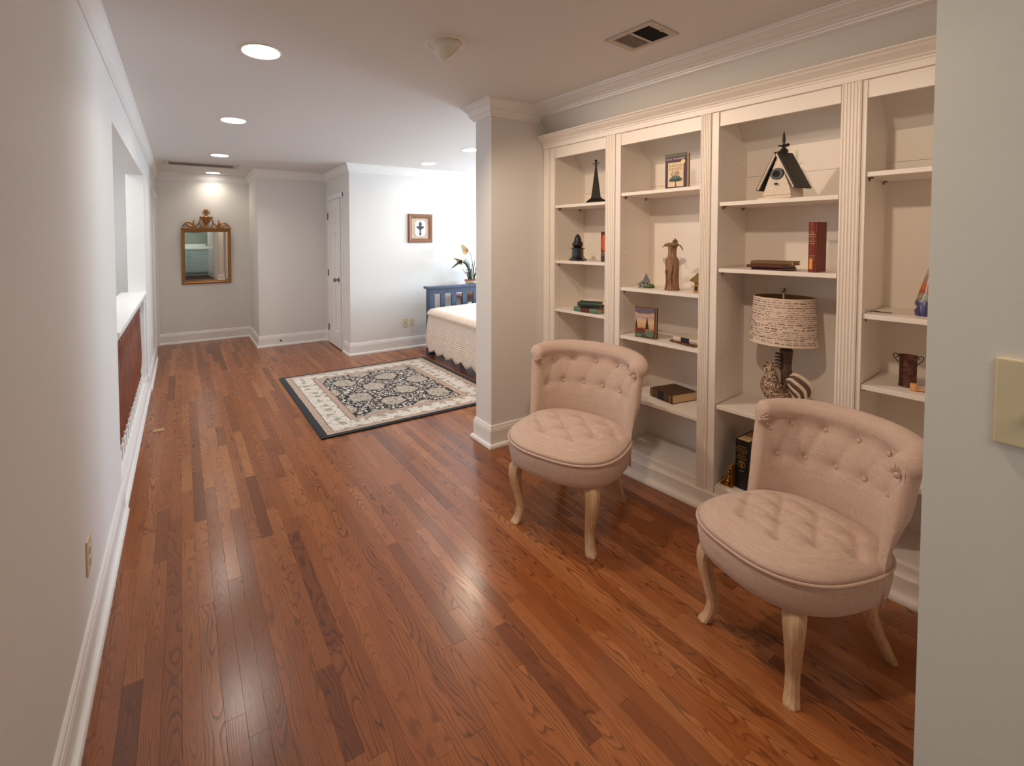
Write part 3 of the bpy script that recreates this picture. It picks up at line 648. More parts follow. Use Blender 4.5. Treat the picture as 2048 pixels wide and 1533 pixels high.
# ------------------------------------------------------------------ tufted slipper chairs
def make_chair(label, loc, heading):
    t = thing('slipper_chair', label, 'chair', loc, (0, 0, heading), 'tufted slipper chairs by the bookcase')
    A, B, X0 = 0.315, 0.288, 0.0         # seat half depth, half width, centre
    def outline(th, k=1.0):
        c, s = math.cos(th), math.sin(th); n = 2.6
        r = 1.0/((abs(c)**n+abs(s)**n)**(1/n))
        return (X0+A*r*c*k, B*r*s*k)
    NS = 96
    # skirt
    bm = bmesh.new(); rings = []
    for k, z in ((0.90, 0.330), (0.950, 0.330), (0.965, 0.334), (0.982, 0.36), (1.0, 0.395), (1.0, 0.428), (0.99, 0.438), (0.90, 0.440)):
        rings.append([bm.verts.new((*outline(2*PI*i/NS, k), z)) for i in range(NS)])
    for a, b in zip(rings, rings[1:]):
        for i in range(NS): bm.faces.new((a[i], a[(i+1) % NS], b[(i+1) % NS], b[i]))
    bm.faces.new(rings[0]); bm.faces.new(rings[-1])
    sk = obj('seat_base', bm, M['linen'], t, smooth=50)
    bm = bmesh.new(); tube(bm, [(*outline(2*PI*i/NS, 1.003), 0.440) for i in range(NS)], 0.0062, 8, closed=True)
    obj('piping', bm, M['piping'], sk, smooth=80)
    # cushion with tufts
    but = [(0.145, -0.075), (0.145, 0.075), (0.045, -0.15), (0.045, 0.0), (0.045, 0.15), (-0.055, -0.075), (-0.055, 0.075), (-0.155, 0.0), (-0.155, 0.15), (-0.155, -0.15), (-0.055, -0.225), (-0.055, 0.225)]
    creases = [(a, b) for i, a in enumerate(but) for b in but[i+1:] if 0.05 < math.dist(a, b) < 0.16]
    def sd(p, a, b):
        ax, ay = a; bx, by_ = b; dx, dy = bx-ax, by_-ay; l2 = dx*dx+dy*dy
        tt = max(0, min(1, ((p[0]-ax)*dx+(p[1]-ay)*dy)/l2)); return math.dist(p, (ax+dx*tt, ay+dy*tt))
    def tuft(p):
        h = 0
        for b in but:
            d = math.dist(p, b); h -= 0.020*math.exp(-(d/0.030)**2)+0.014*math.exp(-(d/0.012)**2)
        c = min(sd(p, a, b) for a, b in creases)
        return h-0.0075*math.exp(-(c/0.010)**2)
    bm = bmesh.new(); rings = []; NR = 34
    for j in range(NR+1):
        k = 1-j/NR*0.985 if j else 0.997
        ring = []
        for i in range(NS):
            p = outline(2*PI*i/NS, k); e = max(0, 1-k**3.2)
            z = 0.442+0.066*e**0.62+tuft(p)*min(1, (1-k)*4)
            ring.append(bm.verts.new((p[0], p[1], z)))
        rings.append(ring)
    for a, b in zip(rings, rings[1:]):
        for i in range(NS): bm.faces.new((a[i], a[(i+1) % NS], b[(i+1) % NS], b[i]))
    bm.faces.new(rings[-1]); bm.faces.new(rings[0])
    cu = obj('seat_cushion', bm, M['linen'], t, smooth=180)
    for b in but[:7]:
        bm = bmesh.new(); e = 1-(math.hypot((b[0]-X0)/A, b[1]/B))**3.2
        blob(bm, (b[0], b[1], 0.442+0.066*e**0.62-0.0345), (0.0095, 0.0095, 0.005), 12, 6); obj('tuft_button', bm, M['piping'], cu, smooth=180)
    # wraparound back
    AA, BBk, PH = 0.300, 0.268, 1.16
    XC = 0.0
    def arc(ph): # ph in -PH..PH ; 0 = rear centre
        n = 2.2; c, s = math.cos(ph), math.sin(ph); r = 1.0/((abs(c)**n+abs(s)**n)**(1/n))
        p = Vector((XC-AA*r*c, BBk*r*s)); return p
    def arcn(ph):
        d = arc(ph+0.01)-arc(ph-0.01); d.normalize(); nn = Vector((-d.y, d.x))
        if nn.dot(Vector((-math.cos(ph), math.sin(ph)))) < 0: nn = -nn
        return nn, d
    NA = 88
    lens_ = [0.0]; phs = [-PH+2*PH*i/NA for i in range(NA+1)]
    for i in range(NA): lens_.append(lens_[-1]+(arc(phs[i+1])-arc(phs[i])).length)
    LT = lens_[-1]
    bt = []
    for k in range(7): bt.append((LT/2+(k-3)*0.104, 0.752))
    for k in range(6): bt.append((LT/2+(k-2.5)*0.104, 0.628))
    cre = [(a, b) for i, a in enumerate(bt) for b in bt[i+1:] if 0.05 < math.dist(a, b) < 0.135]
    def lean(z, q):  # q 0 centre .. 1 side
        tt = max(0, (z-0.46)/0.34); return (0.080*(1-0.92*q))*tt**1.2
    ZC = 0.812
    def shear(z): return -0.075*max(0, (z-0.46)/0.34)
    def section(ph, s):
        q = abs(math.sin(ph))**2; out = []; drop = 0.012*abs(ph/PH)**3
        zs = [0.38, 0.43, 0.455]+[0.47+0.0136*i for i in range(24)]
        for z in zs:
            h = 0
            if z > 0.50:
                for b in bt:
                    d = math.dist((s, z), b)
                    if d < 0.1: h += 0.016*math.exp(-(d/0.028)**2)+0.011*math.exp(-(d/0.011)**2)
                c = min(sd((s, z), a, b) for a, b in cre); h += 0.0045*math.exp(-(c/0.011)**2)
            bulge = 0.012*math.sin(PI*min(1, max(0, (z-0.44)/0.34)))
            out.append((lean(z, q)-bulge+h, z-drop, lean(z, q)+0.035-0.013*q, z-drop))
        rr = 0.050-0.008*q; rc = (lean(0.782, q)+0.040-0.022*q, ZC-drop)
        for i in range(15):
            a = R(192-i*(192+62)/14); out.append((rc[0]+rr*math.cos(a)*1.05, rc[1]+rr*math.sin(a), rc[0], rc[1]))
        for i in range(14):
            z = 0.752-i*(0.752-0.330)/13
            out.append((lean(z, q)*0.92+(0.070-0.024*q)-(0.064-0.026*q)*min(1, max(0, (0.63-z)/0.22)), z-drop*(1 if z > .6 else 0), lean(z, q)+0.035-0.013*q, z-drop))
        for z in (0.329,): out.append((0.0, z, 0.02, z))
        return out
    bm = bmesh.new(); rows = []
    def add_row(ph, s, ext, sc):
        p = arc(ph); nn, d = arcn(ph); d = d*(1 if ext >= 0 else -1); row = []
        for o, z, so, sz in section(ph, s):
            o2 = so+(o-so)*sc; z2 = sz+(z-sz)*sc if abs(z-sz) > 1e-9 else z
            k = abs(ext); roll = 1.0 if abs(z-sz) > 1e-9 else 1.0
            pp = p+nn*o2+(arcn(ph)[1])*(ext*roll)
            row.append(bm.verts.new((pp.x+shear(z2)*abs(math.sin(ph))**2, pp.y, z2)))
        rows.append(row)
    EN = 7
    for k in range(EN, 0, -1):
        tt = k/EN; add_row(-PH, 0.0, -0.030*math.sin(tt*PI/2), max(0.02, math.cos(tt*PI/2)))
    for i in range(NA+1): add_row(phs[i], lens_[i], 0.0, 1.0)
    for k in range(1, EN+1):
        tt = k/EN; add_row(PH, LT, 0.030*math.sin(tt*PI/2), max(0.02, math.cos(tt*PI/2)))
    n = len(rows[0])
    for a, b in zip(rows, rows[1:]):
        for j in range(n): bm.faces.new((a[j], a[(j+1) % n], b[(j+1) % n], b[j]))
    bm.faces.new(rows[0]); bm.faces.new(rows[-1])
    bk_ = obj('backrest', bm, M['linen'], t, smooth=180)
    for s, z in bt:
        ph = -PH+2*PH*s/LT
        if abs(ph) > PH-0.05: continue
        p = arc(ph); nn, d = arcn(ph); q = abs(math.sin(ph))**2
        o = lean(z, q)-0.012*math.sin(PI*min(1, max(0, (z-0.44)/0.34)))+0.021; pp = p+nn*o
        bm = bmesh.new(); blob(bm, (0, 0, 0), (0.0105, 0.0105, 0.006), 14, 8)
        obj('back_button', bm, M['piping'], bk_, (pp.x+shear(z)*q, pp.y, z-0.012*abs(ph/PH)**3), Vector((nn.x, nn.y, -0.2)).to_track_quat('Z', 'Y').to_euler(), 180)
    for sg in (-1, 1):   # rosette button and pleats on the roll ends
        ph = sg*PH; p = arc(ph); nn, d = arcn(ph); d = d*sg; q = abs(math.sin(ph))**2
        o = lean(0.782, q)+0.000; zc = ZC-0.012-0.034; pp = p+nn*o+d*0.027; pp.x += shear(zc)*q
        e = Vector((d.x, d.y, 0)).to_track_quat('Z', 'Y').to_euler()
        bm = bmesh.new(); blob(bm, (0, 0, 0), (0.0115, 0.0115, 0.0065), 14, 8); obj('roll_button', bm, M['piping'], bk_, (pp.x, pp.y, zc), e, 180)
        bm = bmesh.new()
        for k in range(7):
            a = R(20+k*23); u = nn if sg > 0 else nn
            p0 = Vector((pp.x, pp.y, zc)); dirv = Vector((nn.x*math.cos(a), nn.y*math.cos(a), math.sin(a)))
            dd = Vector((d.x, d.y, 0))
            tube(bm, [p0+dirv*0.008-dd*0.0045, p0+dirv*0.024-dd*0.006, p0+dirv*0.042-dd*0.020], [0.003, 0.0042, 0.002], 6)
        obj('roll_pleats', bm, M['linen'], bk_, smooth=180)
    # legs
    def leg(pts, rads, name):
        P = catmull(pts, 7); rr = lerpn(rads, 7); bm = bmesh.new(); rings = []
        for i, p in enumerate(P):
            r_ = rr[i]; c = r_*0.38
            sq = [(r_, r_-c), (r_-c, r_), (-r_+c, r_), (-r_, r_-c), (-r_, -r_+c), (-r_+c, -r_), (r_-c, -r_), (r_, -r_+c)]
            rings.append([bm.verts.new((p.x+u, p.y+v, p.z)) for u, v in sq])
        for a, b in zip(rings, rings[1:]):
            for k in range(8): bm.faces.new((a[k], a[(k+1) % 8], b[(k+1) % 8], b[k]))
        bm.faces.new(rings[0]); bm.faces.new(rings[-1]); return obj(name, bm, M['limed'], t, smooth=35)
    for sg in (-1, 1):
        x0, y0 = 0.182, 0.176
        f = lambda dx, dy, z: (x0+dx, sg*(y0+dy), z)
        leg([f(0, 0, 0.334), f(0.026, 0.020, 0.30), f(0.034, 0.027, 0.245), f(0.022, 0.017, 0.165), f(0.010, 0.007, 0.09), f(0.018, 0.012, 0.038), f(0.032, 0.022, 0.008), f(0.035, 0.024, 0.0)],
            [0.034, 0.032, 0.028, 0.023, 0.0195, 0.020, 0.023, 0.021], 'front_leg')
        g = lambda dx, dy, z: (-0.205+dx, sg*(0.150+dy), z)
        leg([g(0, 0, 0.334), g(-0.012, 0.004, 0.25), g(-0.045, 0.010, 0.15), g(-0.095, 0.018, 0.06), g(-0.130, 0.024, 0.0)], [0.026, 0.024, 0.021, 0.018, 0.017], 'rear_leg')
    return t
make_chair('beige tufted slipper chair farther from the camera, beside the white partition', (2.07, 1.69, 0), R(201))
make_chair('beige tufted slipper chair nearest the camera, in front of the rooster lamp', (2.180, 0.752, 0), R(165)).scale = (0.88, 0.83, 0.95)

# ------------------------------------------------------------------ area rug
def rug_mat(W, L):
    m = NT('oriental_rug'); co = m.coord('Object'); sp = m.n.new('ShaderNodeSeparateXYZ'); m.t.links.new(co, sp.inputs[0]); X, Y = sp.outputs[0], sp.outputs[1]
    wob = m.noise(co, 14, 2)
    wv = m.math('MULTIPLY', m.math('SUBTRACT', wob, 0.5), 0.012)
    ex = m.math('ADD', m.math('MINIMUM', X, m.math('SUBTRACT', W, X)), wv)
    ey = m.math('ADD', m.math('MULTIPLY', m.math('MINIMUM', Y, m.math('SUBTRACT', L, Y)), 1.36), wv)
    e = m.math('MINIMUM', ex, ey)
    def gt(th): return m.math('GREATER_THAN', e, th)
    cream = lin((238, 230, 218)); pink = lin((205, 178, 158)); navy = lin((30, 32, 40)); red = lin((120, 62, 48)); grey = lin((150, 138, 122)); black = lin((22, 22, 26))
    # field: staggered medallions among dark branching lines
    dn = m.n.new('ShaderNodeTexNoise'); dn.inputs['Scale'].default_value = 16; dn.inputs['Detail'].default_value = 3; m.t.links.new(co, dn.inputs['Vector'])
    vm = m.n.new('ShaderNodeVectorMath'); vm.operation = 'MULTIPLY_ADD'; m.t.links.new(dn.outputs['Color'], vm.inputs[0]); vm.inputs[1].default_value = (0.11, 0.11, 0); m.t.links.new(co, vm.inputs[2])
    st = m.mapping(vm.outputs[0], (1/0.33, 1/0.33, 0), (0, 0, R(45)), (0.32, 0.1, 0))
    ck = m.n.new('ShaderNodeTexVoronoi'); ck.inputs['Randomness'].default_value = 0.0; ck.inputs['Scale'].default_value = 1.0; ck.voronoi_dimensions = '2D'; m.t.links.new(st, ck.inputs['Vector'])
    md = ck.outputs['Distance']
    med = m.math('LESS_THAN', md, 0.34); rim = m.math('LESS_THAN', m.math('ABSOLUTE', m.math('SUBTRACT', md, 0.37)), 0.028)
    v2 = m.n.new('ShaderNodeTexVoronoi'); v2.feature = 'DISTANCE_TO_EDGE'; v2.inputs['Scale'].default_value = 24; v2.voronoi_dimensions = '2D'; m.t.links.new(vm.outputs[0], v2.inputs['Vector'])
    flow = m.math('GREATER_THAN', v2.outputs['Distance'], 0.17)
    fine = m.noise(co, 70, 3, 0.6); fine2 = m.noise(co, 34, 3, 0.6)
    creamv = m.mix(m.math('GREATER_THAN', fine2, 0.56), cream, grey)
    creamv = m.mix(m.math('MULTIPLY', m.math('GREATER_THAN', fine, 0.60), 0.55), creamv, lin((190, 160, 130)))
    fld = m.mix(flow, black, creamv); fld = m.mix(rim, fld, black)
    medc = m.mix(m.math('GREATER_THAN', m.noise(co, 46, 3, 0.65), 0.55), lin((214, 202, 186)), lin((168, 156, 142)))
    medc = m.mix(m.math('LESS_THAN', v2.outputs['Distance'], 0.045), medc, lin((96, 84, 74)))
    fld = m.mix(med, fld, medc)
    # border motifs
    bv = m.n.new('ShaderNodeTexVoronoi'); bv.voronoi_dimensions = '2D'; bv.inputs['Randomness'].default_value = 0.35; bv.inputs['Scale'].default_value = 8.5; m.t.links.new(vm.outputs[0], bv.inputs['Vector'])
    mot = m.math('LESS_THAN', bv.outputs['Distance'], m.math('ADD', 0.24, m.math('MULTIPLY', m.math('SUBTRACT', fine2, 0.5), 0.35)))
    bor = m.mix(m.math('MULTIPLY', mot, 0.75), cream, grey)
    bor = m.mix(m.math('MULTIPLY', m.math('GREATER_THAN', m.noise(co, 28, 2, 0.5, 1.2), 0.56), 0.6), bor, lin((176, 162, 144)))
    guard = m.mix(m.math('GREATER_THAN', fine, 0.55), pink, lin((180, 156, 136)))
    c = m.mix(gt(0.055), navy, guard); c = m.mix(gt(0.108), c, red); c = m.mix(gt(0.114), c, bor); c = m.mix(gt(0.296), c, red); c = m.mix(gt(0.302), c, guard); c = m.mix(gt(0.352), c, red); c = m.mix(gt(0.357), c, fld)
    pile = m.noise(co, 700, 2)
    c = m.mix(m.math('MULTIPLY', pile, 0.25), c, (0.02, 0.02, 0.02), 'MULTIPLY')
    m.set(Base_Color=c, Roughness=0.95, Sheen_Weight=0.2, Specular_IOR_Level=0.1); m.bump(pile, 0.5, 0.003); return m.m
RW, RL = 1.745, 1.675
bm = bmesh.new(); box(bm, 0, 0, 0.0004, RW, RL, 0.0105, bev=0.004)
tag(obj('area_rug', bm, rug_mat(RW, RL), None, (1.180, 3.262, 0)), 'black and cream floral rug with navy edge on the oak floor beside the bed', 'rug')

# ------------------------------------------------------------------ bed, spread, table and plant behind its headboard
M['blue'] = woodmat('blue_black_painted_wood', (38, 52, 74), (66, 86, 116), 2, 0.3, 1.0, 0.15)
bed = thing('bed', 'dark blue slatted wooden bed standing by the bedroom wall', 'bed', (3.75, 4.0, 0))
def bb(x0, y0, z0, x1, y1, z1): return (x0-3.75, y0-4.0, z0, x1-3.75, y1-4.0, z1)
hb = empty('headboard', (0, 0, 0), (0, 0, 0), bed)
for x0 in (3.035, 4.38): boxobj('post', bb(x0, 5.0, 0, x0+0.085, 5.085, 0.845), M['blue'], hb, 0.004)
boxobj('top_rail', bb(3.005, 4.985, 0.845, 4.495, 5.10, 0.875), M['blue'], hb, 0.005)
boxobj('upper_rail', bb(3.12, 5.02, 0.775, 4.38, 5.055, 0.845), M['blue'], hb, 0.003)
boxobj('lower_rail', bb(3.12, 5.02, 0.35, 4.38, 5.055, 0.45), M['blue'], hb, 0.003)
for k in range(7): boxobj('slat', bb(3.222+k*0.170, 5.027, 0.44, 3.290+k*0.170, 5.048, 0.78), M['blue'], hb, 0.002)
for sx in (3.035, 4.39): boxobj('side_rail', bb(sx, 3.0, 0.20, sx+0.03, 5.0, 0.33), M['blue'], bed, 0.003)
boxobj('foot_rail', bb(3.035, 2.96, 0.18, 4.42, 3.0, 0.34), M['blue'], bed, 0.003)
for x0 in (3.035, 4.34): boxobj('foot_post', bb(x0, 2.93, 0, x0+0.08, 3.01, 0.34), M['blue'], bed, 0.004)
mt = boxobj('mattress', bb(3.06, 3.02, 0.30, 4.40, 4.97, 0.565), plain('mattress_ticking', (220, 214, 204), 0.9), bed, 0.04)
def quilt():
    m = NT('cream_matelasse'); co = m.coord('Object'); sp = m.n.new('ShaderNodeSeparateXYZ'); m.t.links.new(co, sp.inputs[0])
    rows = m.math('SINE', m.math('MULTIPLY', sp.outputs[2], 260.0))
    v = m.n.new('ShaderNodeTexVoronoi'); v.inputs['Scale'].default_value = 26; m.t.links.new(co, v.inputs['Vector'])
    low = m.math('LESS_THAN', sp.outputs[2], 0.36)
    h = m.math('ADD', m.math('MULTIPLY', m.math('MULTIPLY', rows, low), 0.6), m.math('MULTIPLY', v.outputs['Distance'], 1.2))
    m.set(Base_Color=lin((236, 218, 202)), Roughness=0.92, Sheen_Weight=0.2, Specular_IOR_Level=0.15); m.bump(h, 0.55, 0.006); return m.m
# spread: draped cross section swept along the bed, scalloped hem
bm = bmesh.new(); rows = []; y0, y1 = 2.985, 4.975; NYS = 240
for j in range(NYS+1):
    y = y0+(y1-y0)*j/NYS; ph = (y1-y)/0.205; sc = abs(math.sin(PI*ph))
    sc = math.sqrt(max(0, 1-(2*(ph % 1)-1)**2)); hem = 0.130-0.052*sc
    if y > 4.90: hem = 0.115
    prof = []
    for k in range(13):
        tt = k/12; z = hem+(0.52-hem)*tt; bul = 0.028*math.sin(1.2+tt*1.9)-0.012*(1-tt)*math.sin(PI*2*ph+0.5)
        prof.append((3.016-bul-0.022*(1-tt), z))
    for k in range(1, 8):
        a = PI/2*k/7; prof.append((3.016-0.026+0.085*(1-math.cos(a)), 0.52+0.075*math.sin(a)))
    for k in range(1, 8): prof.append((3.08+(3.73-3.08)*k/7, 0.595+0.020*math.sin(PI/2*k/7)+0.002*math.sin(y*9+k)))
    full = prof+[(7.46-x_, z_) for x_, z_ in reversed(prof[:-1])]
    rows.append([bm.verts.new((x_-3.75, y-4.0, z_)) for x_, z_ in full])
for a, b in zip(rows, rows[1:]):
    for i in range(len(a)-1): bm.faces.new((a[i], a[i+1], b[i+1], b[i]))
sp_ = obj('bedspread', bm, quilt(), None, (3.75, 4.0, 0), smooth=180)
sm_ = sp_.modifiers.new('thick', 'SOLIDIFY'); sm_.thickness = 0.006; sm_.offset = 1
tag(sp_, 'cream quilted bedspread with scalloped hem draped over the bed', 'bedspread')

M['pine'] = woodmat('rustic_brown_wood', (96, 56, 32), (150, 96, 58), 0, 0.5)
tb = thing('side_table', 'small brown wooden table behind the blue headboard, under the potted lilies', 'table', (3.83, 5.30, 0))
boxobj('table_top', (-0.20, -0.145, 0.675, 0.20, 0.145, 0.70), M['pine'], tb, 0.004)
bm = bmesh.new(); prism(bm, [(-0.17, 0.675), (0.17, 0.675), (0.17, 0.58), (0.12, 0.58), (0.08, 0.61), (-0.08, 0.61), (-0.12, 0.58), (-0.17, 0.58)], -0.125, -0.11, lambda u, v, a: (u, a, v)); obj('apron', bm, M['pine'], tb)
for sx in (-0.17, 0.17):
    for sy in (-0.115, 0.115): boxobj('leg', (sx-0.02, sy-0.02, 0, sx+0.02, sy+0.02, 0.676), M['pine'], tb, 0.003)
pt = thing('potted_lilies', 'potted cream calla lilies standing behind the bed headboard', 'plant', (3.88, 5.29, 0.70))
bm = bmesh.new(); lathe(bm, [(0, 0), (0.055, 0), (0.068, 0.03), (0.082, 0.12), (0.090, 0.165), (0.098, 0.17), (0.098, 0.205), (0.090, 0.207), (0.085, 0.18), (0, 0.178)], 28)
pot = obj('pot', bm, plain('painted_clay_pot', (222, 196, 172), 0.5), pt, smooth=40)
lobj('pot_rim', [(0.099, 0.196), (0.101, 0.199), (0.101, 0.209), (0.094, 0.211), (0.092, 0.205)], plain('terracotta_rim', (176, 112, 84), 0.6), pot, 28)
M['stem'] = plain('leaf_green', (64, 78, 44), 0.5, 0, 0.2, 40); M['leafd'] = plain('dark_leaf', (48, 58, 40), 0.45, 0, 0.2, 30)
M['petal'] = plain('lily_petal', (246, 226, 190), 0.5, 0, 0.05, 20)
def stem(pts, r0=0.006, mat='stem', nm='stem'):
    P = catmull(pts, 6); return tobj(nm, P, [r0*(1-0.4*i/len(P)) for i in range(len(P))], M[mat], pt, 8)
stem([(-0.02, 0, 0.17), (-0.05, -0.02, 0.42), (-0.16, -0.04, 0.53)])
stem([(0.0, 0, 0.17), (0.01, -0.02, 0.38), (-0.05, -0.03, 0.63)])
def lily(base, direction, L=0.17):
    bm = bmesh.new(); rings = []
    for j in range(9):
        t_ = j/8; ring = []
        for i in range(20):
            a = 2*PI*i/20; r_ = 0.010+0.060*t_**1.5; ext = L*t_*(0.60+0.50*max(0, math.cos(a))**1.2)
            ring.append(bm.verts.new((r_*math.cos(a), r_*math.sin(a), ext)))
        rings.append(ring)
    for a, b in zip(rings, rings[1:]):
        for i in range(20): bm.faces.new((a[i], a[(i+1) % 20], b[(i+1) % 20], b[i]))
    f = obj('flower', bm, M['petal'], pt, base, Vector(direction).to_track_quat('Z', 'X').to_euler(), 180)
    f.modifiers.new('thick', 'SOLIDIFY').thickness = 0.002
    tobj('spadix', [(0, 0, 0.01), (0.004, 0, L*0.55)], [0.006, 0.004], plain('spadix_yellow', (222, 170, 60), 0.6), f, 8)
lily((-0.15, -0.04, 0.525), (-0.9, -0.1, -0.38), 0.16); lily((-0.045, -0.03, 0.62), (-0.95, -0.1, 0.10), 0.14)
def blade(pts, wmax, mat, nm='leaf'):
    P = catmull(pts, 6); n = len(P); bm = bmesh.new(); rows = []
    for i, p in enumerate(P):
        t_ = i/(n-1); wd = wmax*math.sin(PI*min(1, 0.08+0.92*t_))**0.8+0.0008; tg = (P[min(i+1, n-1)]-P[max(i-1, 0)]).normalized()
        s = tg.cross(Vector((0.2, 1, 0.15))).normalized()
        rows.append((bm.verts.new(p+s*wd), bm.verts.new(p+Vector((0, 0.004, -0.004))), bm.verts.new(p-s*wd)))
    for a, b in zip(rows, rows[1:]):
        bm.faces.new((a[0], a[1], b[1], b[0])); bm.faces.new((a[1], a[2], b[2], b[1]))
    o = obj(nm, bm, mat, pt, smooth=180); o.modifiers.new('thick', 'SOLIDIFY').thickness = 0.0015; return o
blade([(-0.02, -0.01, 0.17), (-0.07, -0.03, 0.38), (-0.16, -0.05, 0.47), (-0.26, -0.06, 0.45), (-0.37, -0.06, 0.38)], 0.024, M['leafd'])
rs2 = random.Random(5)
for k in range(22):
    a = rs2.uniform(0, 2*PI); L = rs2.uniform(0.14, 0.34); sp2 = rs2.uniform(0.02, 0.17)
    c_, s_ = math.cos(a), math.sin(a)
    blade([(0.04*c_, 0.04*s_, 0.17), (0.05*c_+sp2*0.2*c_, 0.05*s_, 0.17+L*0.55), (0.05*c_+sp2*c_, 0.05*s_+sp2*0.5*s_-0.01, 0.17+L*(1 if k % 3 else 0.5))], 0.0042, M['stem'] if k % 2 else M['leafd'])

# ------------------------------------------------------------------ framed cross picture
pc = thing('framed_picture', 'brown framed picture of a dark cross on the white bedroom wall', 'picture', (3.158, Y3, 1.63))
M['frame'] = woodmat('picture_frame_wood', (104, 66, 40), (156, 106, 68), 2, 0.5, 2.0, 0.4)
def frame_obj(name, W, Hh, bw, prof, mat, parent):
    """mitred frame: prof = [(inset from outer edge, out from wall)]"""
    bm = bmesh.new(); cs = [(-W/2, -Hh/2), (W/2, -Hh/2), (W/2, Hh/2), (-W/2, Hh/2)]; sg = [(1, 1), (-1, 1), (-1, -1), (1, -1)]
    rows = [[bm.verts.new((c_[0]+s_[0]*i, -o, c_[1]+s_[1]*i)) for i, o in prof] for c_, s_ in zip(cs, sg)]
    k = len(prof)
    for q in range(4):
        a, b = rows[q], rows[(q+1) % 4]
        for j in range(k): bm.faces.new((a[j], b[j], b[(j+1) % k], a[(j+1) % k]))
    return obj(name, bm, mat, parent)
frame_obj('frame', 0.372, 0.388, 0.06, [(0, 0), (0, 0.020), (0.008, 0.026), (0.020, 0.027), (0.040, 0.022), (0.046, 0.023), (0.052, 0.018), (0.055, 0.010), (0.055, 0)], M['frame'], pc)
mm = NT('mottled_mat'); mm.set(Base_Color=mm.ramp(mm.noise(mm.coord(), 14, 3), [(0.35, lin((186, 168, 150))), (0.65, lin((206, 180, 158)))]), Roughness=0.8)
boxobj('mat_board', (-0.134, -0.008, -0.142, 0.134, -0.002, 0.142), mm.m, pc)
bm = bmesh.new(); o8 = [(-0.078, -0.075), (-0.05, -0.108), (0.05, -0.108), (0.078, -0.075), (0.078, 0.075), (0.05, 0.108), (-0.05, 0.108), (-0.078, 0.075)]
prism(bm, o8, -0.0105, -0.008, lambda u, v, a: (u, a, v)); obj('inner_mat', bm, plain('white_mat', (240, 236, 230), 0.8), pc)
bm = bmesh.new()
cr = [(-0.008, -0.06), (-0.016, -0.072), (-0.012, -0.088), (0, -0.098), (0.012, -0.088), (0.016, -0.072), (0.008, -0.06), (0.010, -0.01), (0.030, -0.012), (0.036, 0.004), (0.050, 0.006), (0.058, 0.018), (0.046, 0.030), (0.022, 0.028), (0.012, 0.036), (0.022, 0.050), (0.020, 0.066), (0.008, 0.084), (0, 0.096), (-0.008, 0.084), (-0.020, 0.066), (-0.022, 0.050), (-0.012, 0.036), (-0.022, 0.028), (-0.046, 0.030), (-0.058, 0.018), (-0.050, 0.006), (-0.036, 0.004), (-0.030, -0.012), (-0.010, -0.01)]
prism(bm, cr, -0.016, -0.0105, lambda u, v, a: (u, a, v)); obj('cross', bm, plain('iron_cross', (52, 60, 70), 0.5, 0.3, 0.2, 60), pc)

# ------------------------------------------------------------------ gilt mirror with urn crest (hangs tilted a little forward)
mir = thing('wall_mirror', 'gilt framed mirror with urn and scroll crest on the far hall wall', 'mirror', (0.629, YM-0.010, 0.848), (R(1.28), 0, 0))
M['gilt'] = plain('antique_gilt', (158, 112, 62), 0.38, 0.6, 0.18, 40); M['gilt2'] = plain('dark_gilt', (128, 88, 46), 0.4, 0.5, 0.2, 60)
MW, MH = 0.640, 0.795
f_ = frame_obj('frame', MW, MH, 0.04, [(0, 0), (0, 0.022), (0.006, 0.028), (0.018, 0.030), (0.030, 0.024), (0.036, 0.026), (0.042, 0.016), (0.042, 0)], M['gilt'], mir); f_.location = (0, 0, MH/2)
mg2 = NT('mirror_silver'); mg2.set(Base_Color=(0.86, 0.90, 0.88), Metallic=1.0, Roughness=0.01)
boxobj('mirror_glass', (-MW/2+0.04, -0.012, 0.04, MW/2-0.04, -0.006, MH-0.04), mg2.m, mir)
boxobj('crest_ledge', (-MW/2-0.006, -0.036, MH-0.002, MW/2+0.006, -0.0, MH+0.016), M['gilt'], mir, 0.004)
zb = MH+0.016
bm = bmesh.new(); lathe(bm, [(0, 0), (0.046, 0), (0.046, 0.012), (0.030, 0.020), (0.016, 0.036), (0.014, 0.052), (0.022, 0.060), (0.044, 0.082), (0.058, 0.115), (0.062, 0.140), (0.070, 0.146), (0.070, 0.158), (0.050, 0.160), (0.034, 0.168), (0.018, 0.186), (0.018, 0.200), (0.026, 0.212), (0.034, 0.232), (0.030, 0.256), (0.014, 0.274), (0, 0.278)], 24)
for v in bm.verts: v.co.y *= 0.42
urn = obj('urn', bm, M['gilt'], mir, (0, -0.022, zb), smooth=40)
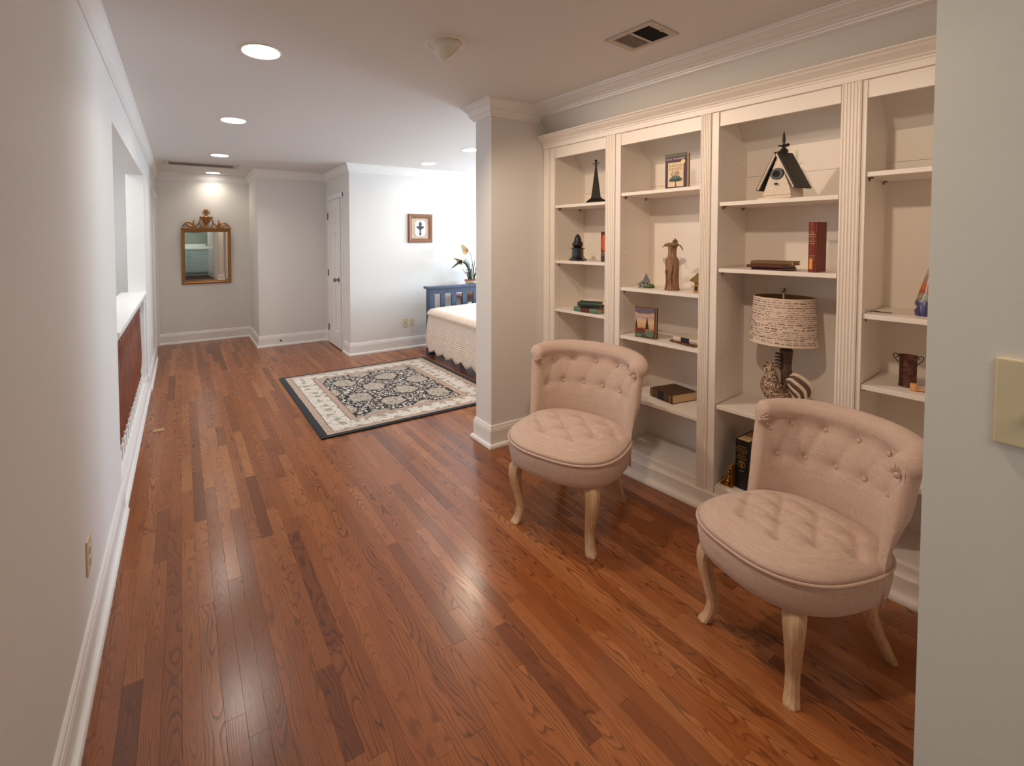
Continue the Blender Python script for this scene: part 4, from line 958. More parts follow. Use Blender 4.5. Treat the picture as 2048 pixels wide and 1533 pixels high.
for sg in (-1, 1):
    bm = bmesh.new(); blob(bm, (sg*0.072, 0, 0.150), (0.014, 0.010, 0.016), 10, 8); obj('urn_handle', bm, M['gilt2'], urn, smooth=180)
    pts = catmull([(sg*0.072, -0.02, zb+0.145), (sg*0.085, -0.024, zb+0.085), (sg*0.115, -0.026, zb+0.042), (sg*0.155, -0.024, zb+0.016), (sg*0.20, -0.020, zb+0.010)], 8)
    bm = bmesh.new(); tube(bm, pts, [0.009+0.0035*math.sin(i*1.5) for i in range(len(pts))], 8); obj('garland', bm, M['gilt'], mir, smooth=180)
    def sw(p, r0, r1, nm):
        P = catmull([(sg*a, -0.018, zb+b) for a, b in p], 8); n = len(P); return tobj(nm, P, [1.5*(r0+(r1-r0)*i/(n-1)) for i in range(n)], M['gilt'], mir, 8, 0.7)
    sw([(0.13, 0.012), (0.155, 0.040), (0.166, 0.075), (0.160, 0.105), (0.150, 0.124)], 0.014, 0.003, 'scroll_leaf')
    sw([(0.160, 0.030), (0.19, 0.060), (0.225, 0.076), (0.262, 0.068), (0.285, 0.042), (0.298, 0.016)], 0.011, 0.004, 'scroll_leaf')
    sw([(0.150, 0.018), (0.20, 0.034), (0.245, 0.052), (0.285, 0.042), (0.312, 0.010)], 0.010, 0.006, 'scroll_leaf')
    sw([(0.21, 0.006), (0.24, 0.026), (0.27, 0.024), (0.29, 0.006)], 0.008, 0.004, 'scroll_leaf')
    sw([(0.235, 0.078), (0.20, 0.082), (0.175, 0.070)], 0.006, 0.002, 'scroll_leaf')
    sw([(0.082, 0.004), (0.074, 0.030), (0.084, 0.056), (0.076, 0.066)], 0.009, 0.003, 'scroll_leaf')
    sw([(0.03, 0.20), (0.045, 0.225), (0.040, 0.245)], 0.008, 0.003, 'scroll_leaf')

# ------------------------------------------------------------------ bathroom behind the camera, seen only in the mirror
M['vanity'] = plain('vanity_paint', (206, 230, 232), 0.35)
vn = thing('vanity_cabinet', 'white bathroom vanity reflected in the gilt mirror', 'cabinet', (0.50, -1.48, 0))
boxobj('body', (-0.62, 0.0, 0.10, 0.62, 0.52, 0.82), M['vanity'], vn, 0.003); boxobj('toe_kick', (-0.62, 0.0, 0.0, 0.62, 0.45, 0.10), M['vanity'], vn)
boxobj('countertop', (-0.65, 0.0, 0.82, 0.65, 0.56, 0.86), plain('white_marble', (236, 240, 238), 0.2), vn, 0.004); boxobj('backsplash', (-0.65, 0.0, 0.86, 0.65, 0.03, 0.97), plain('white_splash', (236, 240, 238), 0.2), vn, 0.003)
for k in range(2):
    dd = boxobj('door', (-0.60+k*0.605, 0.52, 0.13, -0.005+k*0.605, 0.54, 0.66), M['vanity'], vn, 0.004); lobj('knob', [(0, 0), (0.008, 0), (0.006, 0.012), (0.015, 0.02), (0.010, 0.028), (0, 0.029)], M['nickel'], dd, 14, (-0.05+k*0.10, 0.54, 0.60), (R(-90), 0, 0))
    dd = boxobj('drawer', (-0.60+k*0.605, 0.52, 0.68, -0.005+k*0.605, 0.54, 0.81), M['vanity'], vn, 0.004); lobj('knob', [(0, 0), (0.008, 0), (0.006, 0.012), (0.015, 0.02), (0.010, 0.028), (0, 0.029)], M['nickel'], dd, 14, (-0.30+k*0.605, 0.54, 0.745), (R(-90), 0, 0))
bp = thing('bathroom_picture', 'teal framed picture on the bathroom wall, seen in the gilt mirror', 'picture', (0.60, -1.5, 1.55), (0, 0, PI))
frame_obj('frame', 0.56, 0.42, 0.03, [(0, 0), (0, 0.02), (0.02, 0.022), (0.03, 0.01), (0.03, 0)], M['frame'], bp)
pm = NT('teal_print'); pm.set(Base_Color=pm.ramp(pm.noise(pm.coord(), 7, 4), [(0.35, lin((50, 96, 96))), (0.65, lin((120, 160, 140)))]), Roughness=0.6)
boxobj('print', (-0.25, -0.008, -0.18, 0.25, -0.002, 0.18), pm.m, bp)
bm = bmesh.new(); panel_door(bm, 0.84, 2.02, 0.036)
d3 = struct(obj('door_3', bm, M['trim'], None, (1.135, -0.16, 0.01), (0, 0, R(-98))))
knob_on(d3, 0.77, 0.95, 0.036, -1); knob_on(d3, 0.77, 0.95, 0.0, 1)

# ------------------------------------------------------------------ books (frame: spine at x = 0 facing -x, front cover on -y, height along z)
M['page'] = plain('aged_paper', (214, 184, 142), 0.8, 0, 0.08, 200); M['page2'] = plain('cream_paper', (226, 204, 170), 0.8, 0, 0.06, 200)
GOLD = plain('gold_print', (196, 150, 76), 0.4, 0.4); BLACKP = plain('black_print', (24, 20, 20), 0.6); CREAMP = plain('cream_print', (224, 198, 160), 0.6)
def book(label, pos, th, h, d, cover, rot=0.0, lying=False, page='page', group=None, brd=0.0025, name='book', mat=None):
    t = thing(name, label, 'book', bc(*pos), group=group)
    E_ = Euler((R(-90) if lying else 0, 0, 0)).to_matrix().to_4x4()
    rotm = Matrix.Rotation(TH+R(rot), 4, 'Z') @ E_
    t.rotation_euler = rotm.to_euler()
    cm = mat or plain('book_cloth', cover, 0.55, 0, 0.12, 60)
    bm = bmesh.new()
    box(bm, 0.002, -th/2, 0, d, -th/2+brd, h, bev=0.0006); box(bm, 0.002, th/2-brd, 0, d, th/2, h, bev=0.0006)
    n = 8; A = [(0.004-0.006*math.sin(PI*i/n), -th/2+th*i/n) for i in range(n+1)]; Bq = [(0.006, th/2), (0.006, -th/2)]
    prism(bm, A+Bq, 0, h, lambda u, v, a: (u, v, a)); obj('cover', bm, cm, t)
    bm = bmesh.new(); box(bm, 0.005, -th/2+brd, 0.003, d-0.004, th/2-brd, h-0.003); obj('pages', bm, M[page], t)
    return t
def spine_text(t, txt, z, size, mat, y=0.0, space=1.0, vertical=False):
    me = textmesh(txt, size, 0.0002, space=space)
    mt_ = Matrix(((0, 0, -1, 0), (-1, 0, 0, 0), (0, 1, 0, 0), (0, 0, 0, 1)))
    if vertical: mt_ = mt_ @ Matrix.Rotation(R(-90), 4, 'Z')
    me.transform(mt_); return link('spine_lettering', me, mat, t, (-0.0024, y, z))
def spine_patch(t, z0, z1, y0, y1, mat, name='spine_label', x=-0.0022):
    return boxobj(name, (x, y0, z0, x+0.004, y1, z1), mat, t)
def cover_text(t, txt, x, z, size, mat, th, shear=0.0, space=1.0, name='cover_lettering', lift=0.0004):
    me = textmesh(txt, size, 0.00015, shear=shear, space=space); me.transform(Matrix.Rotation(R(90), 4, 'X')); return link(name, me, mat, t, (x, -th/2-lift, z))
def cover_poly(t, pts, th, mat, name, lift=0.0003):
    bm = bmesh.new(); prism(bm, pts, -th/2-lift, -th/2+0.0004, lambda u, v, a: (u, a, v)); return obj(name, bm, mat, t)
def ell(cx, cz, rx, rz, n=20, a0=0, jit=0, rs_=None):
    return [(cx+rx*math.cos(2*PI*i/n)*(1+(rs_.uniform(-jit, jit) if rs_ else 0)), cz+rz*math.sin(2*PI*i/n)*(1+(rs_.uniform(-jit, jit) if rs_ else 0))) for i in range(n)]
SZ = SH
# bay 1
b = book('upright brown book with an orange oval on its spine, beside the glossy black ornament', (0.10, 2.106, 1.3215), 0.050, 0.205, 0.13, (74, 44, 30), rot=-6)
bm = bmesh.new(); prism(bm, ell(0, 0.128, 0.017, 0.058), -0.0026, 0.001, lambda u, v, a: (a, u, v)); obj('spine_oval', bm, plain('orange_print', (206, 84, 42), 0.5), b)
spine_text(b, 'ONE', 0.06, 0.014, CREAMP); spine_text(b, 'VOLUME', 0.045, 0.009, CREAMP); spine_patch(b, 0.012, 0.034, -0.022, 0.022, plain('slate_print', (66, 70, 76), 0.6), 'spine_band')
G1 = None
b = book('green book with red-brown spine bands at the bottom of the three-book stack', (0.02, 2.095, 0.9675+0.0165), 0.033, 0.185, 0.125, (96, 128, 106), rot=4, lying=True)
spine_patch(b, 0.06, 0.128, -0.0165, 0.0165, plain('maroon_band', (98, 44, 40), 0.5)); spine_patch(b, 0.053, 0.057, -0.016, 0.016, GOLD, 'gilt_line'); spine_patch(b, 0.131, 0.135, -0.016, 0.016, GOLD, 'gilt_line')
b = book('thin brown book in the middle of the three-book stack with green covers', (0.045, 2.07, 0.9675+0.033+0.008), 0.0155, 0.175, 0.12, (92, 62, 46), rot=10, lying=True)
b = book('dark green book lying askew on top of the three-book stack', (0.035, 2.085, 0.9675+0.049+0.0125), 0.0245, 0.15, 0.105, (44, 68, 54), rot=24, lying=True)
# bay 2
TR_ = 0.036
b = book('purple paperback standing face out with an oak tree on its cover', (0.055, 1.652, 1.7685), TR_, 0.200, 0.124, (70, 34, 46), rot=-88, page='page2', brd=0.0012, name='paperback')
cover_poly(b, [(0.018, 0.010), (0.106, 0.010), (0.106, 0.150), (0.018, 0.150)], TR_, plain('cream_panel', (226, 200, 166), 0.6), 'cover_panel')
cover_poly(b, [(0.0, 0.184), (0.118, 0.184), (0.118, 0.196), (0.0, 0.196)], TR_, plain('sage_band', (92, 104, 88), 0.6), 'cover_band')
cover_text(b, 'RICK WARREN', 0.060, 0.170, 0.0155, plain('lilac_print', (214, 190, 200), 0.6), TR_)
TM = plain('bronze_print', (150, 122, 92), 0.6)
cover_text(b, 'THE', 0.058, 0.143, 0.007, TM, TR_, lift=0.0007); cover_text(b, 'PURPOSE', 0.060, 0.130, 0.0185, TM, TR_, lift=0.0007); cover_text(b, 'DRIVEN', 0.060, 0.112, 0.0205, TM, TR_, lift=0.0007)
cover_text(b, 'Life', 0.056, 0.088, 0.034, plain('dark_script', (88, 66, 52), 0.6), TR_, shear=0.5, lift=0.0008)
tg_ = plain('tree_green', (100, 118, 106), 0.7, 0, 0.25, 300); r5 = random.Random(3)
for cx_, cz_, rx_, rz_ in ((0.062, 0.060, 0.026, 0.016), (0.042, 0.050, 0.018, 0.011), (0.083, 0.050, 0.018, 0.011), (0.062, 0.046, 0.036, 0.008)):
    cover_poly(b, ell(cx_, cz_, rx_, rz_, 22, 0, 0.12, r5), TR_, tg_, 'tree_crown', 0.0008)
cover_poly(b, [(0.056, 0.012), (0.070, 0.012), (0.0655, 0.020), (0.065, 0.046), (0.060, 0.046), (0.060, 0.020)], TR_, plain('tree_trunk', (96, 88, 70), 0.7), 'tree_trunk', 0.0008)
cover_poly(b, ell(0.103, 0.150, 0.0115, 0.0125), TR_, plain('seal_gold', (232, 212, 150), 0.5), 'round_seal', 0.0010)
boxobj('page_mark', (0.1138, -0.006, 0.155, 0.1146, 0.004, 0.178), BLACKP, b)
TW = 0.030
b = book('landscape covered book standing face out with dark pines and a red house', (0.055, 1.836, 0.8615), TW, 0.190, 0.128, (98, 52, 28), rot=-84, page='page')
vw = NT('painted_sky'); sp2 = vw.n.new('ShaderNodeSeparateXYZ'); vw.t.links.new(vw.coord('Object'), sp2.inputs[0])
nz2 = vw.noise(vw.mapping(vw.coord('Object'), (14, 1, 60)), 1.0, 4); zz = vw.math('ADD', vw.math('MULTIPLY', sp2.outputs[2], 5.26), vw.math('MULTIPLY', vw.math('SUBTRACT', nz2, 0.5), 0.18))
vw.set(Base_Color=vw.ramp(zz, [(0.0, lin((66, 58, 50))), (0.22, lin((110, 84, 66))), (0.36, lin((206, 158, 110))), (0.55, lin((218, 182, 140))), (0.66, lin((176, 150, 146))), (0.78, lin((206, 170, 146))), (0.86, lin((92, 88, 108))), (1.0, lin((120, 108, 118)))]), Roughness=0.5)
cover_poly(b, [(0.002, 0.002), (0.120, 0.002), (0.120, 0.184), (0.002, 0.184)], TW, vw.m, 'cover_painting')
cover_text(b, 'Headwaters', 0.058, 0.157, 0.020, plain('indigo_print', (44, 40, 62), 0.6), TW, 0.2, 0.9, lift=0.0006)
pg = plain('pine_green', (44, 46, 32), 0.8, 0, 0.25, 200)
for px_, pz_, hh, ww in ((0.077, 0.055, 0.078, 0.030), (0.010, 0.055, 0.066, 0.022)):
    pts = [(px_, pz_+hh)]
    for k in range(1, 6): pts += [(px_+ww/2*k/5, pz_+hh*(1-k/5)), (px_+ww/2*k/5*0.55, pz_+hh*(1-k/5)+0.002)]
    pts += [(2*px_-a, c_) for a, c_ in reversed(pts[1:])]
    pts = [(max(0.002, a), c_) for a, c_ in pts]; cover_poly(b, pts, TW, pg, 'painted_pine', 0.0006)
cover_poly(b, [(0.002, 0.035), (0.066, 0.032), (0.066, 0.050), (0.050, 0.062), (0.002, 0.052)], TW, plain('red_house', (124, 40, 26), 0.7, 0, 0.2, 120), 'painted_house', 0.0007)
cover_poly(b, [(0.032, 0.020), (0.046, 0.020), (0.046, 0.046), (0.032, 0.050)], TW, plain('grey_gable', (78, 74, 72), 0.7), 'painted_gable', 0.0008)
for cx_, cz_, rx_, rz_ in ((0.090, 0.028, 0.026, 0.018), (0.025, 0.014, 0.02, 0.010)): cover_poly(b, ell(cx_, cz_, rx_, rz_, 18, 0, 0.15, r5), TW, plain('sage_bush', (98, 122, 96), 0.8, 0, 0.3, 150), 'painted_bush', 0.0008)
boxobj('back_strip', (0.118, TW/2-0.0036, 0.002, 0.1285, TW/2+0.0002, 0.188), plain('dark_board', (40, 22, 16), 0.6), b)
b = book('thin brown leather book lying under the white book', (0.035, 1.475, 0.8615+0.006), 0.011, 0.165, 0.12, (98, 58, 40), rot=-16, lying=True)
b = book('white book with a black spine label lying on a brown book', (0.06, 1.455, 0.8615+0.012+0.0145), 0.028, 0.152, 0.115, (206, 190, 172), rot=-4, lying=True)
spine_patch(b, 0.058, 0.106, -0.0125, 0.0125, BLACKP)
b = book('thick brown leather book lying alone on the fourth shelf', (0.09, 1.620, 0.4805+0.027), 0.054, 0.165, 0.205, (80, 50, 34), rot=-14, lying=True)
spine_patch(b, 0.062, 0.104, -0.024, 0.024, BLACKP); spine_patch(b, 0.012, 0.016, -0.02, 0.02, GOLD, 'gilt_line'); spine_patch(b, 0.148, 0.152, -0.02, 0.02, GOLD, 'gilt_line')
# bay 3
b = book('maroon book lying at the bottom of the stack beside the tall red book', (0.045, 1.055, 1.3185+0.006), 0.0115, 0.150, 0.12, (84, 34, 34), rot=-5, lying=True)
b = book('maroon book in the middle of the stack, under the olive book', (0.040, 1.045, 1.3185+0.0125+0.0065), 0.0125, 0.172, 0.125, (92, 38, 36), rot=2, lying=True)
spine_patch(b, 0.004, 0.018, -0.006, 0.006, BLACKP)
b = book('olive brown book on top of the stack beside the tall red book', (0.045, 1.025, 1.3185+0.026+0.0095), 0.019, 0.175, 0.12, (112, 80, 44), rot=3, lying=True)
spine_patch(b, 0.0, 0.004, -0.008, 0.008, GOLD, 'gilt_line')
b = book('tall red book standing alone with a yellow tag on its spine', (0.035, 0.950, 1.3185), 0.031, 0.234, 0.120, (122, 46, 24), rot=-2)
for k, (tx, sz) in enumerate((('THE', 0.007), ('HOME', 0.0085), ('MEDICAL', 0.0062), ('AND', 0.005), ('HEALTH', 0.0068), ('GUIDE', 0.0068))): spine_text(b, tx, 0.186-k*0.0105, sz, CREAMP)
for k, tx in enumerate(('COMPLETE', 'REVISED', 'EDITION')): spine_text(b, tx, 0.076-k*0.010, 0.0048, CREAMP)
bm = bmesh.new(); prism(bm, [(0.004+0.006*math.cos(a), 0.046+(0.012 if math.sin(a) > 0 else -0.026)+0.006*math.sin(a)) for a in [2*PI*i/20 for i in range(20)]], -0.0026, 0.001, lambda u, v, a: (a, u, v)); obj('yellow_tag', bm, plain('yellow_tag', (226, 158, 70), 0.6), b)
b = book('large black dictionary with gold spine lettering, upright at the gilt bookend', (0.075, 1.238, 0.1455), 0.064, 0.262, 0.205, (22, 18, 18), rot=-2)
for k, (tx, sz) in enumerate((("WEBSTER'S", 0.0085), ('ENCYCLOPEDIC', 0.0078), ('DICTIONARY', 0.0092), ('OF THE', 0.008), ('ENGLISH', 0.0095), ('LANGUAGE', 0.0095))): spine_text(b, tx, 0.228-k*0.0125, sz, GOLD)
bm = bmesh.new()
tube(bm, [Vector((-0.002, 0.016*math.cos(a), 0.133+0.016*math.sin(a))) for a in [2*PI*i/24 for i in range(24)]], 0.0012, 6, closed=True)
for k in (-0.006, 0, 0.006): tube(bm, [(-0.002, k, 0.118+abs(k)), (-0.002, k*0.6, 0.135), (-0.002, k*1.2, 0.148-abs(k))], 0.0012, 6)
for k in range(5):
    a = R(50+k*20); tube(bm, [(-0.002, 0.016*math.cos(a), 0.133+0.016*math.sin(a)), (-0.002, 0.023*math.cos(a), 0.133+0.024*math.sin(a))], [0.0015, 0.0006], 6)
obj('gilt_emblem', bm, GOLD, b); spine_text(b, 'DELUXE', 0.098, 0.006, CREAMP)

# ------------------------------------------------------------------ ornaments on the shelves
def orn(name, label, cat, x, y, z, rot=0.0): return thing(name, label, cat, bc(x, y, z+0.0005), (0, 0, TH+R(rot)))
M['iron'] = plain('dark_iron', (44, 36, 28), 0.5, 0.4, 0.2, 60, 0.1)
def frust(bm, a, b, z0, z1):
    A = [bm.verts.new((sx*a, sy*a, z0)) for sx, sy in ((-1, -1), (1, -1), (1, 1), (-1, 1))]; B = [bm.verts.new((sx*b, sy*b, z1)) for sx, sy in ((-1, -1), (1, -1), (1, 1), (-1, 1))]
    bm.faces.new(A); bm.faces.new(B)
    for i in range(4): bm.faces.new((A[i], A[(i+1) % 4], B[(i+1) % 4], B[i]))
sp = orn('obelisk_finial', 'dark iron obelisk ornament with scrolled finial, on the top left shelf', 'ornament', 0.10, 2.172, 1.724, 40)
bm = bmesh.new()
for a, b_, z0, z1 in ((0.068, 0.066, 0, 0.008), (0.064, 0.052, 0.008, 0.022), (0.050, 0.038, 0.022, 0.030), (0.036, 0.034, 0.030, 0.038)): frust(bm, a, b_, z0, z1)
obj('stepped_base', bm, M['iron'], sp)
bm = bmesh.new(); frust(bm, 0.030, 0.0055, 0.038, 0.252); obj('spire', bm, M['iron'], sp)
bm = bmesh.new(); frust(bm, 0.004, 0.004, 0.252, 0.285); blob(bm, (0, 0, 0.292), (0.0095, 0.0095, 0.011), 4, 4)
q_ = Matrix.Rotation(R(-40), 4, 'Z')
for sg in (-1, 1):
    pts = [q_ @ Vector((0, sg*(0.003+0.011-0.011*math.cos(a)*1.0), 0.268+0.010*math.sin(a))) for a in [R(180-k*24) for k in range(12)]]
    tube(bm, pts, 0.0024, 6)
obj('finial', bm, M['iron'], sp)
bl = orn('pedestal_ornament', 'glossy black ceramic ornament on a pedestal, left end of the second shelf', 'ornament', 0.09, 2.314, 1.321, 10)
M['gloss'] = plain('black_glaze', (14, 12, 12), 0.08, 0, 0.1, 20, coat=0.6)
bm = bmesh.new()
def hexring(r, z, n=8): return [bm.verts.new((r*math.cos(2*PI*i/n+PI/n), r*math.sin(2*PI*i/n+PI/n), z)) for i in range(n)]
rg_ = [hexring(r, z) for r, z in ((0.062, 0), (0.062, 0.012), (0.050, 0.020), (0.044, 0.030), (0.040, 0.034), (0.040, 0.082), (0.050, 0.086), (0.050, 0.093), (0.034, 0.095))]
for a, b_ in zip(rg_, rg_[1:]):
    for i in range(8): bm.faces.new((a[i], a[(i+1) % 8], b_[(i+1) % 8], b_[i]))
bm.faces.new(rg_[0]); bm.faces.new(rg_[-1]); obj('pedestal', bm, M['gloss'], bl)
bm = bmesh.new(); lathe(bm, [(0, 0.093), (0.024, 0.095), (0.036, 0.104), (0.0385, 0.118), (0.034, 0.132), (0.026, 0.142), (0.025, 0.150), (0.021, 0.166), (0.014, 0.180), (0.005, 0.190), (0, 0.1915)], 24)
for v in bm.verts:
    a = math.atan2(v.co.y, v.co.x); k = 1+0.05*math.cos(a*6+v.co.z*60); v.co.x *= k; v.co.y *= k
obj('finial', bm, M['gloss'], bl, smooth=180)
hs = orn('miniature_house', 'tiny grey ceramic house with a steep pointed roof and green base', 'ornament', 0.11, 1.803, 1.168, 25)
M['stone'] = plain('painted_stone', (150, 142, 136), 0.7, 0, 0.3, 150, 0.3); M['slate'] = plain('slate_roof', (98, 100, 112), 0.6, 0, 0.25, 120); M['moss'] = plain('moss_green', (84, 110, 62), 0.8, 0, 0.35, 120)
bm = bmesh.new(); blob(bm, (0, -0.012, 0.010), (0.030, 0.036, 0.017), 16, 8, 0.3, 3); 
for v in bm.verts: v.co.z = max(v.co.z, 0)
obj('grassy_base', bm, M['moss'], hs, smooth=180)
boxes('walls', [(-0.024, -0.020, 0.004, 0.016, 0.020, 0.044), (-0.030, 0.012, 0.0, 0.004, 0.044, 0.028)], M['stone'], hs, 0.002)
bm = bmesh.new()
for cx_, cy_, r_, z0, z1, px_, py_ in ((-0.004, 0.0, 0.029, 0.040, 0.095, -0.004, 0.0), (-0.014, 0.028, 0.024, 0.026, 0.046, -0.014, 0.022)):
    ring = [bm.verts.new((cx_+r_*1.2*math.cos(a)*0.85, cy_+r_*1.2*math.sin(a)*0.85, z0)) for a in [PI/4+PI/2*i for i in range(4)]]
    mid = [bm.verts.new((px_+r_*0.42*math.cos(a), py_+r_*0.42*math.sin(a), z0+(z1-z0)*0.5)) for a in [PI/4+PI/2*i for i in range(4)]]; tp = bm.verts.new((px_, py_, z1))
    bm.faces.new(ring)
    for i in range(4): bm.faces.new((ring[i], ring[(i+1) % 4], mid[(i+1) % 4], mid[i])); bm.faces.new((mid[i], mid[(i+1) % 4], tp))
obj('roof', bm, M['slate'], hs)
for k, (a_, b_, c_) in enumerate(((-0.0242, -0.010, 0.030), (-0.0242, 0.008, 0.032), (-0.0302, 0.030, 0.012))): boxobj('window', (a_-0.001, b_-0.004, c_-0.005, a_+0.001, b_+0.004, c_+0.006), M['dark'], hs)
# tree-stump fairy house
stp = orn('tree_stump_figure', 'tall brown tree stump figurine with leafy cap and pale wings', 'ornament', 0.11, 1.640, 1.168, 0)
def barkmat(name, c1, c2):
    m = NT(name); v = m.mapping(m.coord(), (60, 60, 9)); n1 = m.noise(v, 2.0, 5, 0.65, 0.8); m.set(Base_Color=m.ramp(n1, [(0.3, lin(c1)), (0.65, lin(c2))]), Roughness=0.65); m.bump(n1, 0.9, 0.006); return m.m
M['bark'] = barkmat('carved_bark', (84, 56, 42), (178, 134, 98)); M['leafcap'] = barkmat('olive_cap', (100, 74, 40), (164, 128, 70))
bm = bmesh.new(); rings = []
for z, r_ in ((0, 0.041), (0.012, 0.039), (0.05, 0.035), (0.10, 0.036), (0.15, 0.037), (0.185, 0.034), (0.205, 0.024), (0.235, 0.0225), (0.26, 0.025), (0.272, 0.026)):
    rings.append([bm.verts.new((r_*(1+0.12*mnoise.noise(Vector((2*math.cos(a), 2*math.sin(a), z*26))))*math.cos(a), r_*(1+0.14*mnoise.noise(Vector((3*math.cos(a), 3*math.sin(a), z*14+4))))*math.sin(a), z)) for a in [2*PI*i/28 for i in range(28)]])
for a, b_ in zip(rings, rings[1:]):
    for i in range(28): bm.faces.new((a[i], a[(i+1) % 28], b_[(i+1) % 28], b_[i]))
bm.faces.new(rings[0]); bm.faces.new(rings[-1]); obj('trunk', bm, M['bark'], stp, smooth=180)
bm = bmesh.new(); tube(bm, catmull([(-0.036, 0.018, 0.002), (-0.040, 0.012, 0.06), (-0.038, 0.02, 0.12)], 5), [0.004]*11, 6); tube(bm, catmull([(-0.036, -0.016, 0.002), (-0.041, -0.012, 0.07), (-0.036, -0.02, 0.15)], 5), [0.004]*11, 6)
tube(bm, [Vector((-0.036, 0.014*math.cos(a), 0.085+0.020*math.sin(a))) for a in [2*PI*i/16 for i in range(16)]], 0.003, 6, closed=True)
obj('door_carving', bm, M['bark'], stp, smooth=60)
bm = bmesh.new(); lathe(bm, [(0.0, 0.266), (0.030, 0.262), (0.040, 0.268), (0.033, 0.278), (0.018, 0.284), (0, 0.286)], 20)
for v in bm.verts:
    a = math.atan2(v.co.y, v.co.x); k = 1+0.22*math.cos(a*3+0.6); v.co.x *= k; v.co.y *= k
for sy, zz_ in ((0.052, 0.256), (-0.056, 0.240)): tube(bm, catmull([(0, sy*0.4, 0.272), (0, sy*0.8, 0.268), (-0.004, sy*1.15, zz_)], 5), [0.012-0.0008*k for k in range(11)], 8, 0.4)
obj('leaf_cap', bm, M['leafcap'], stp, smooth=180)
bm = bmesh.new(); lathe(bm, [(0, 0.284), (0.014, 0.284), (0.015, 0.294), (0.010, 0.300), (0.003, 0.306), (0.002, 0.312), (0, 0.313)], 14, 0, -0.016); obj('turret', bm, plain('mauve_roof', (112, 82, 80), 0.6), stp, smooth=40)
wm = NT('frosted_wing'); wm.set(Base_Color=lin((196, 178, 168)), Roughness=0.3, Alpha=0.75)
for sg, L in ((-1, 0.052), (1, 0.034)):
    bm = bmesh.new(); prism(bm, [(0.0, 0.14), (L*0.6, 0.158), (L*0.9, 0.166), (L, 0.180), (L*0.85, 0.192), (L*0.5, 0.192), (0.0, 0.172)], 0.004, 0.007, lambda u, v, a: (a, sg*(0.027+u), v)); obj('wing', bm, wm.m, stp)
ms = orn('mushroom_house', 'small yellow mushroom house half hidden by the fluted pilaster', 'ornament', 0.10, 1.487, 1.168, 0)
lobj('stalk', [(0, 0), (0.021, 0), (0.020, 0.02), (0.016, 0.05), (0.019, 0.066), (0, 0.066)], plain('ochre_stalk', (166, 128, 56), 0.6, 0, 0.25, 80), ms, 18, smooth=60)
bm = bmesh.new(); lathe(bm, [(0, 0.062), (0.030, 0.058), (0.041, 0.062), (0.030, 0.078), (0.014, 0.096), (0.003, 0.110), (0, 0.111)], 22)
for v in bm.verts: v.co.z += 0.12*v.co.y if v.co.z < 0.08 else 0
obj('cap', bm, plain('olive_roof', (122, 100, 50), 0.6, 0, 0.3, 90), ms, smooth=60); boxobj('door', (-0.0215, -0.006, 0.012, -0.017, 0.006, 0.036), M['dark'], ms, 0.001)
# birdhouse
bh = orn('birdhouse', 'white birdhouse with black pitched roof and spiked finial, on the third bay top shelf', 'birdhouse', 0.085, 1.085, 1.669, -11)
M['chalk'] = plain('chippy_white_paint', (220, 204, 186), 0.75, 0, 0.12, 60, 0.3); M['roofd'] = plain('rusty_black_roof', (46, 38, 34), 0.55, 0.2, 0.25, 70, 0.2)
boxobj('base_board', (-0.072, -0.074, 0, 0.066, 0.078, 0.009), M['chalk'], bh, 0.002)
bm = bmesh.new(); prism(bm, [(-0.060, 0.009), (0.060, 0.009), (0.060, 0.028), (0.056, 0.050), (0.0, 0.210), (-0.056, 0.050), (-0.060, 0.028)], -0.048, 0.056, lambda u, v, a: (a, u, v)); obj('body', bm, M['chalk'], bh)
boxobj('sill_trim', (-0.053, -0.063, 0.020, -0.047, 0.063, 0.030), M['chalk'], bh, 0.001)
for sg in (-1, 1):
    bm = bmesh.new(); prism(bm, [(0.002*sg, 0.220), (sg*0.084, 0.046), (sg*0.090, 0.049), (sg*0.006, 0.229)], -0.062, 0.064, lambda u, v, a: (a, u, v)); obj('roof_slab', bm, M['roofd'], bh)
    bm = bmesh.new(); prism(bm, [(0.002*sg, 0.212), (sg*0.078, 0.050), (sg*0.083, 0.050), (sg*0.004, 0.222)], -0.066, -0.055, lambda u, v, a: (a, u, v)); obj('verge_board', bm, M['chalk'], bh)
bm = bmesh.new(); n = 16; r0 = []
for r_, x_ in ((0.016, -0.0545), (0.027, -0.0545), (0.029, -0.050), (0.029, -0.046), (0.015, -0.046)): r0.append([bm.verts.new((x_, r_*(1+0.05*math.cos(8*2*PI*i/n*2))*math.cos(2*PI*i/n), 0.122+r_*math.sin(2*PI*i/n))) for i in range(n)])
for a, b_ in zip(r0, r0[1:]+r0[:1]):
    for i in range(n): bm.faces.new((a[i], a[(i+1) % n], b_[(i+1) % n], b_[i]))
obj('hole_ring', bm, plain('blue_grey_ring', (66, 70, 76), 0.5, 0.3), bh)
bm = bmesh.new(); prism(bm, [(0.0155*math.cos(a), 0.122+0.0155*math.sin(a)) for a in [2*PI*i/20 for i in range(20)]], -0.0495, -0.047, lambda u, v, a: (a, u, v)); obj('entry_hole', bm, M['dark'], bh)
bm = bmesh.new(); tube(bm, [(-0.046, 0, 0.074), (-0.062, 0.001, 0.073)], [0.0045, 0.0055], 8); obj('perch', bm, M['roofd'], bh)
bm = bmesh.new(); lathe(bm, [(0, 0.200), (0.017, 0.200), (0.017, 0.232), (0.020, 0.236), (0.012, 0.246), (0.007, 0.252), (0.006, 0.262), (0.004, 0.270), (0.0075, 0.290), (0.003, 0.325), (0, 0.334)], 14)
tube(bm, [Vector((0.020*math.cos(a), 0.020*math.sin(a), 0.268-0.006*abs(math.cos(a)))) for a in [2*PI*i/20 for i in range(20)]], 0.0035, 6, closed=True)
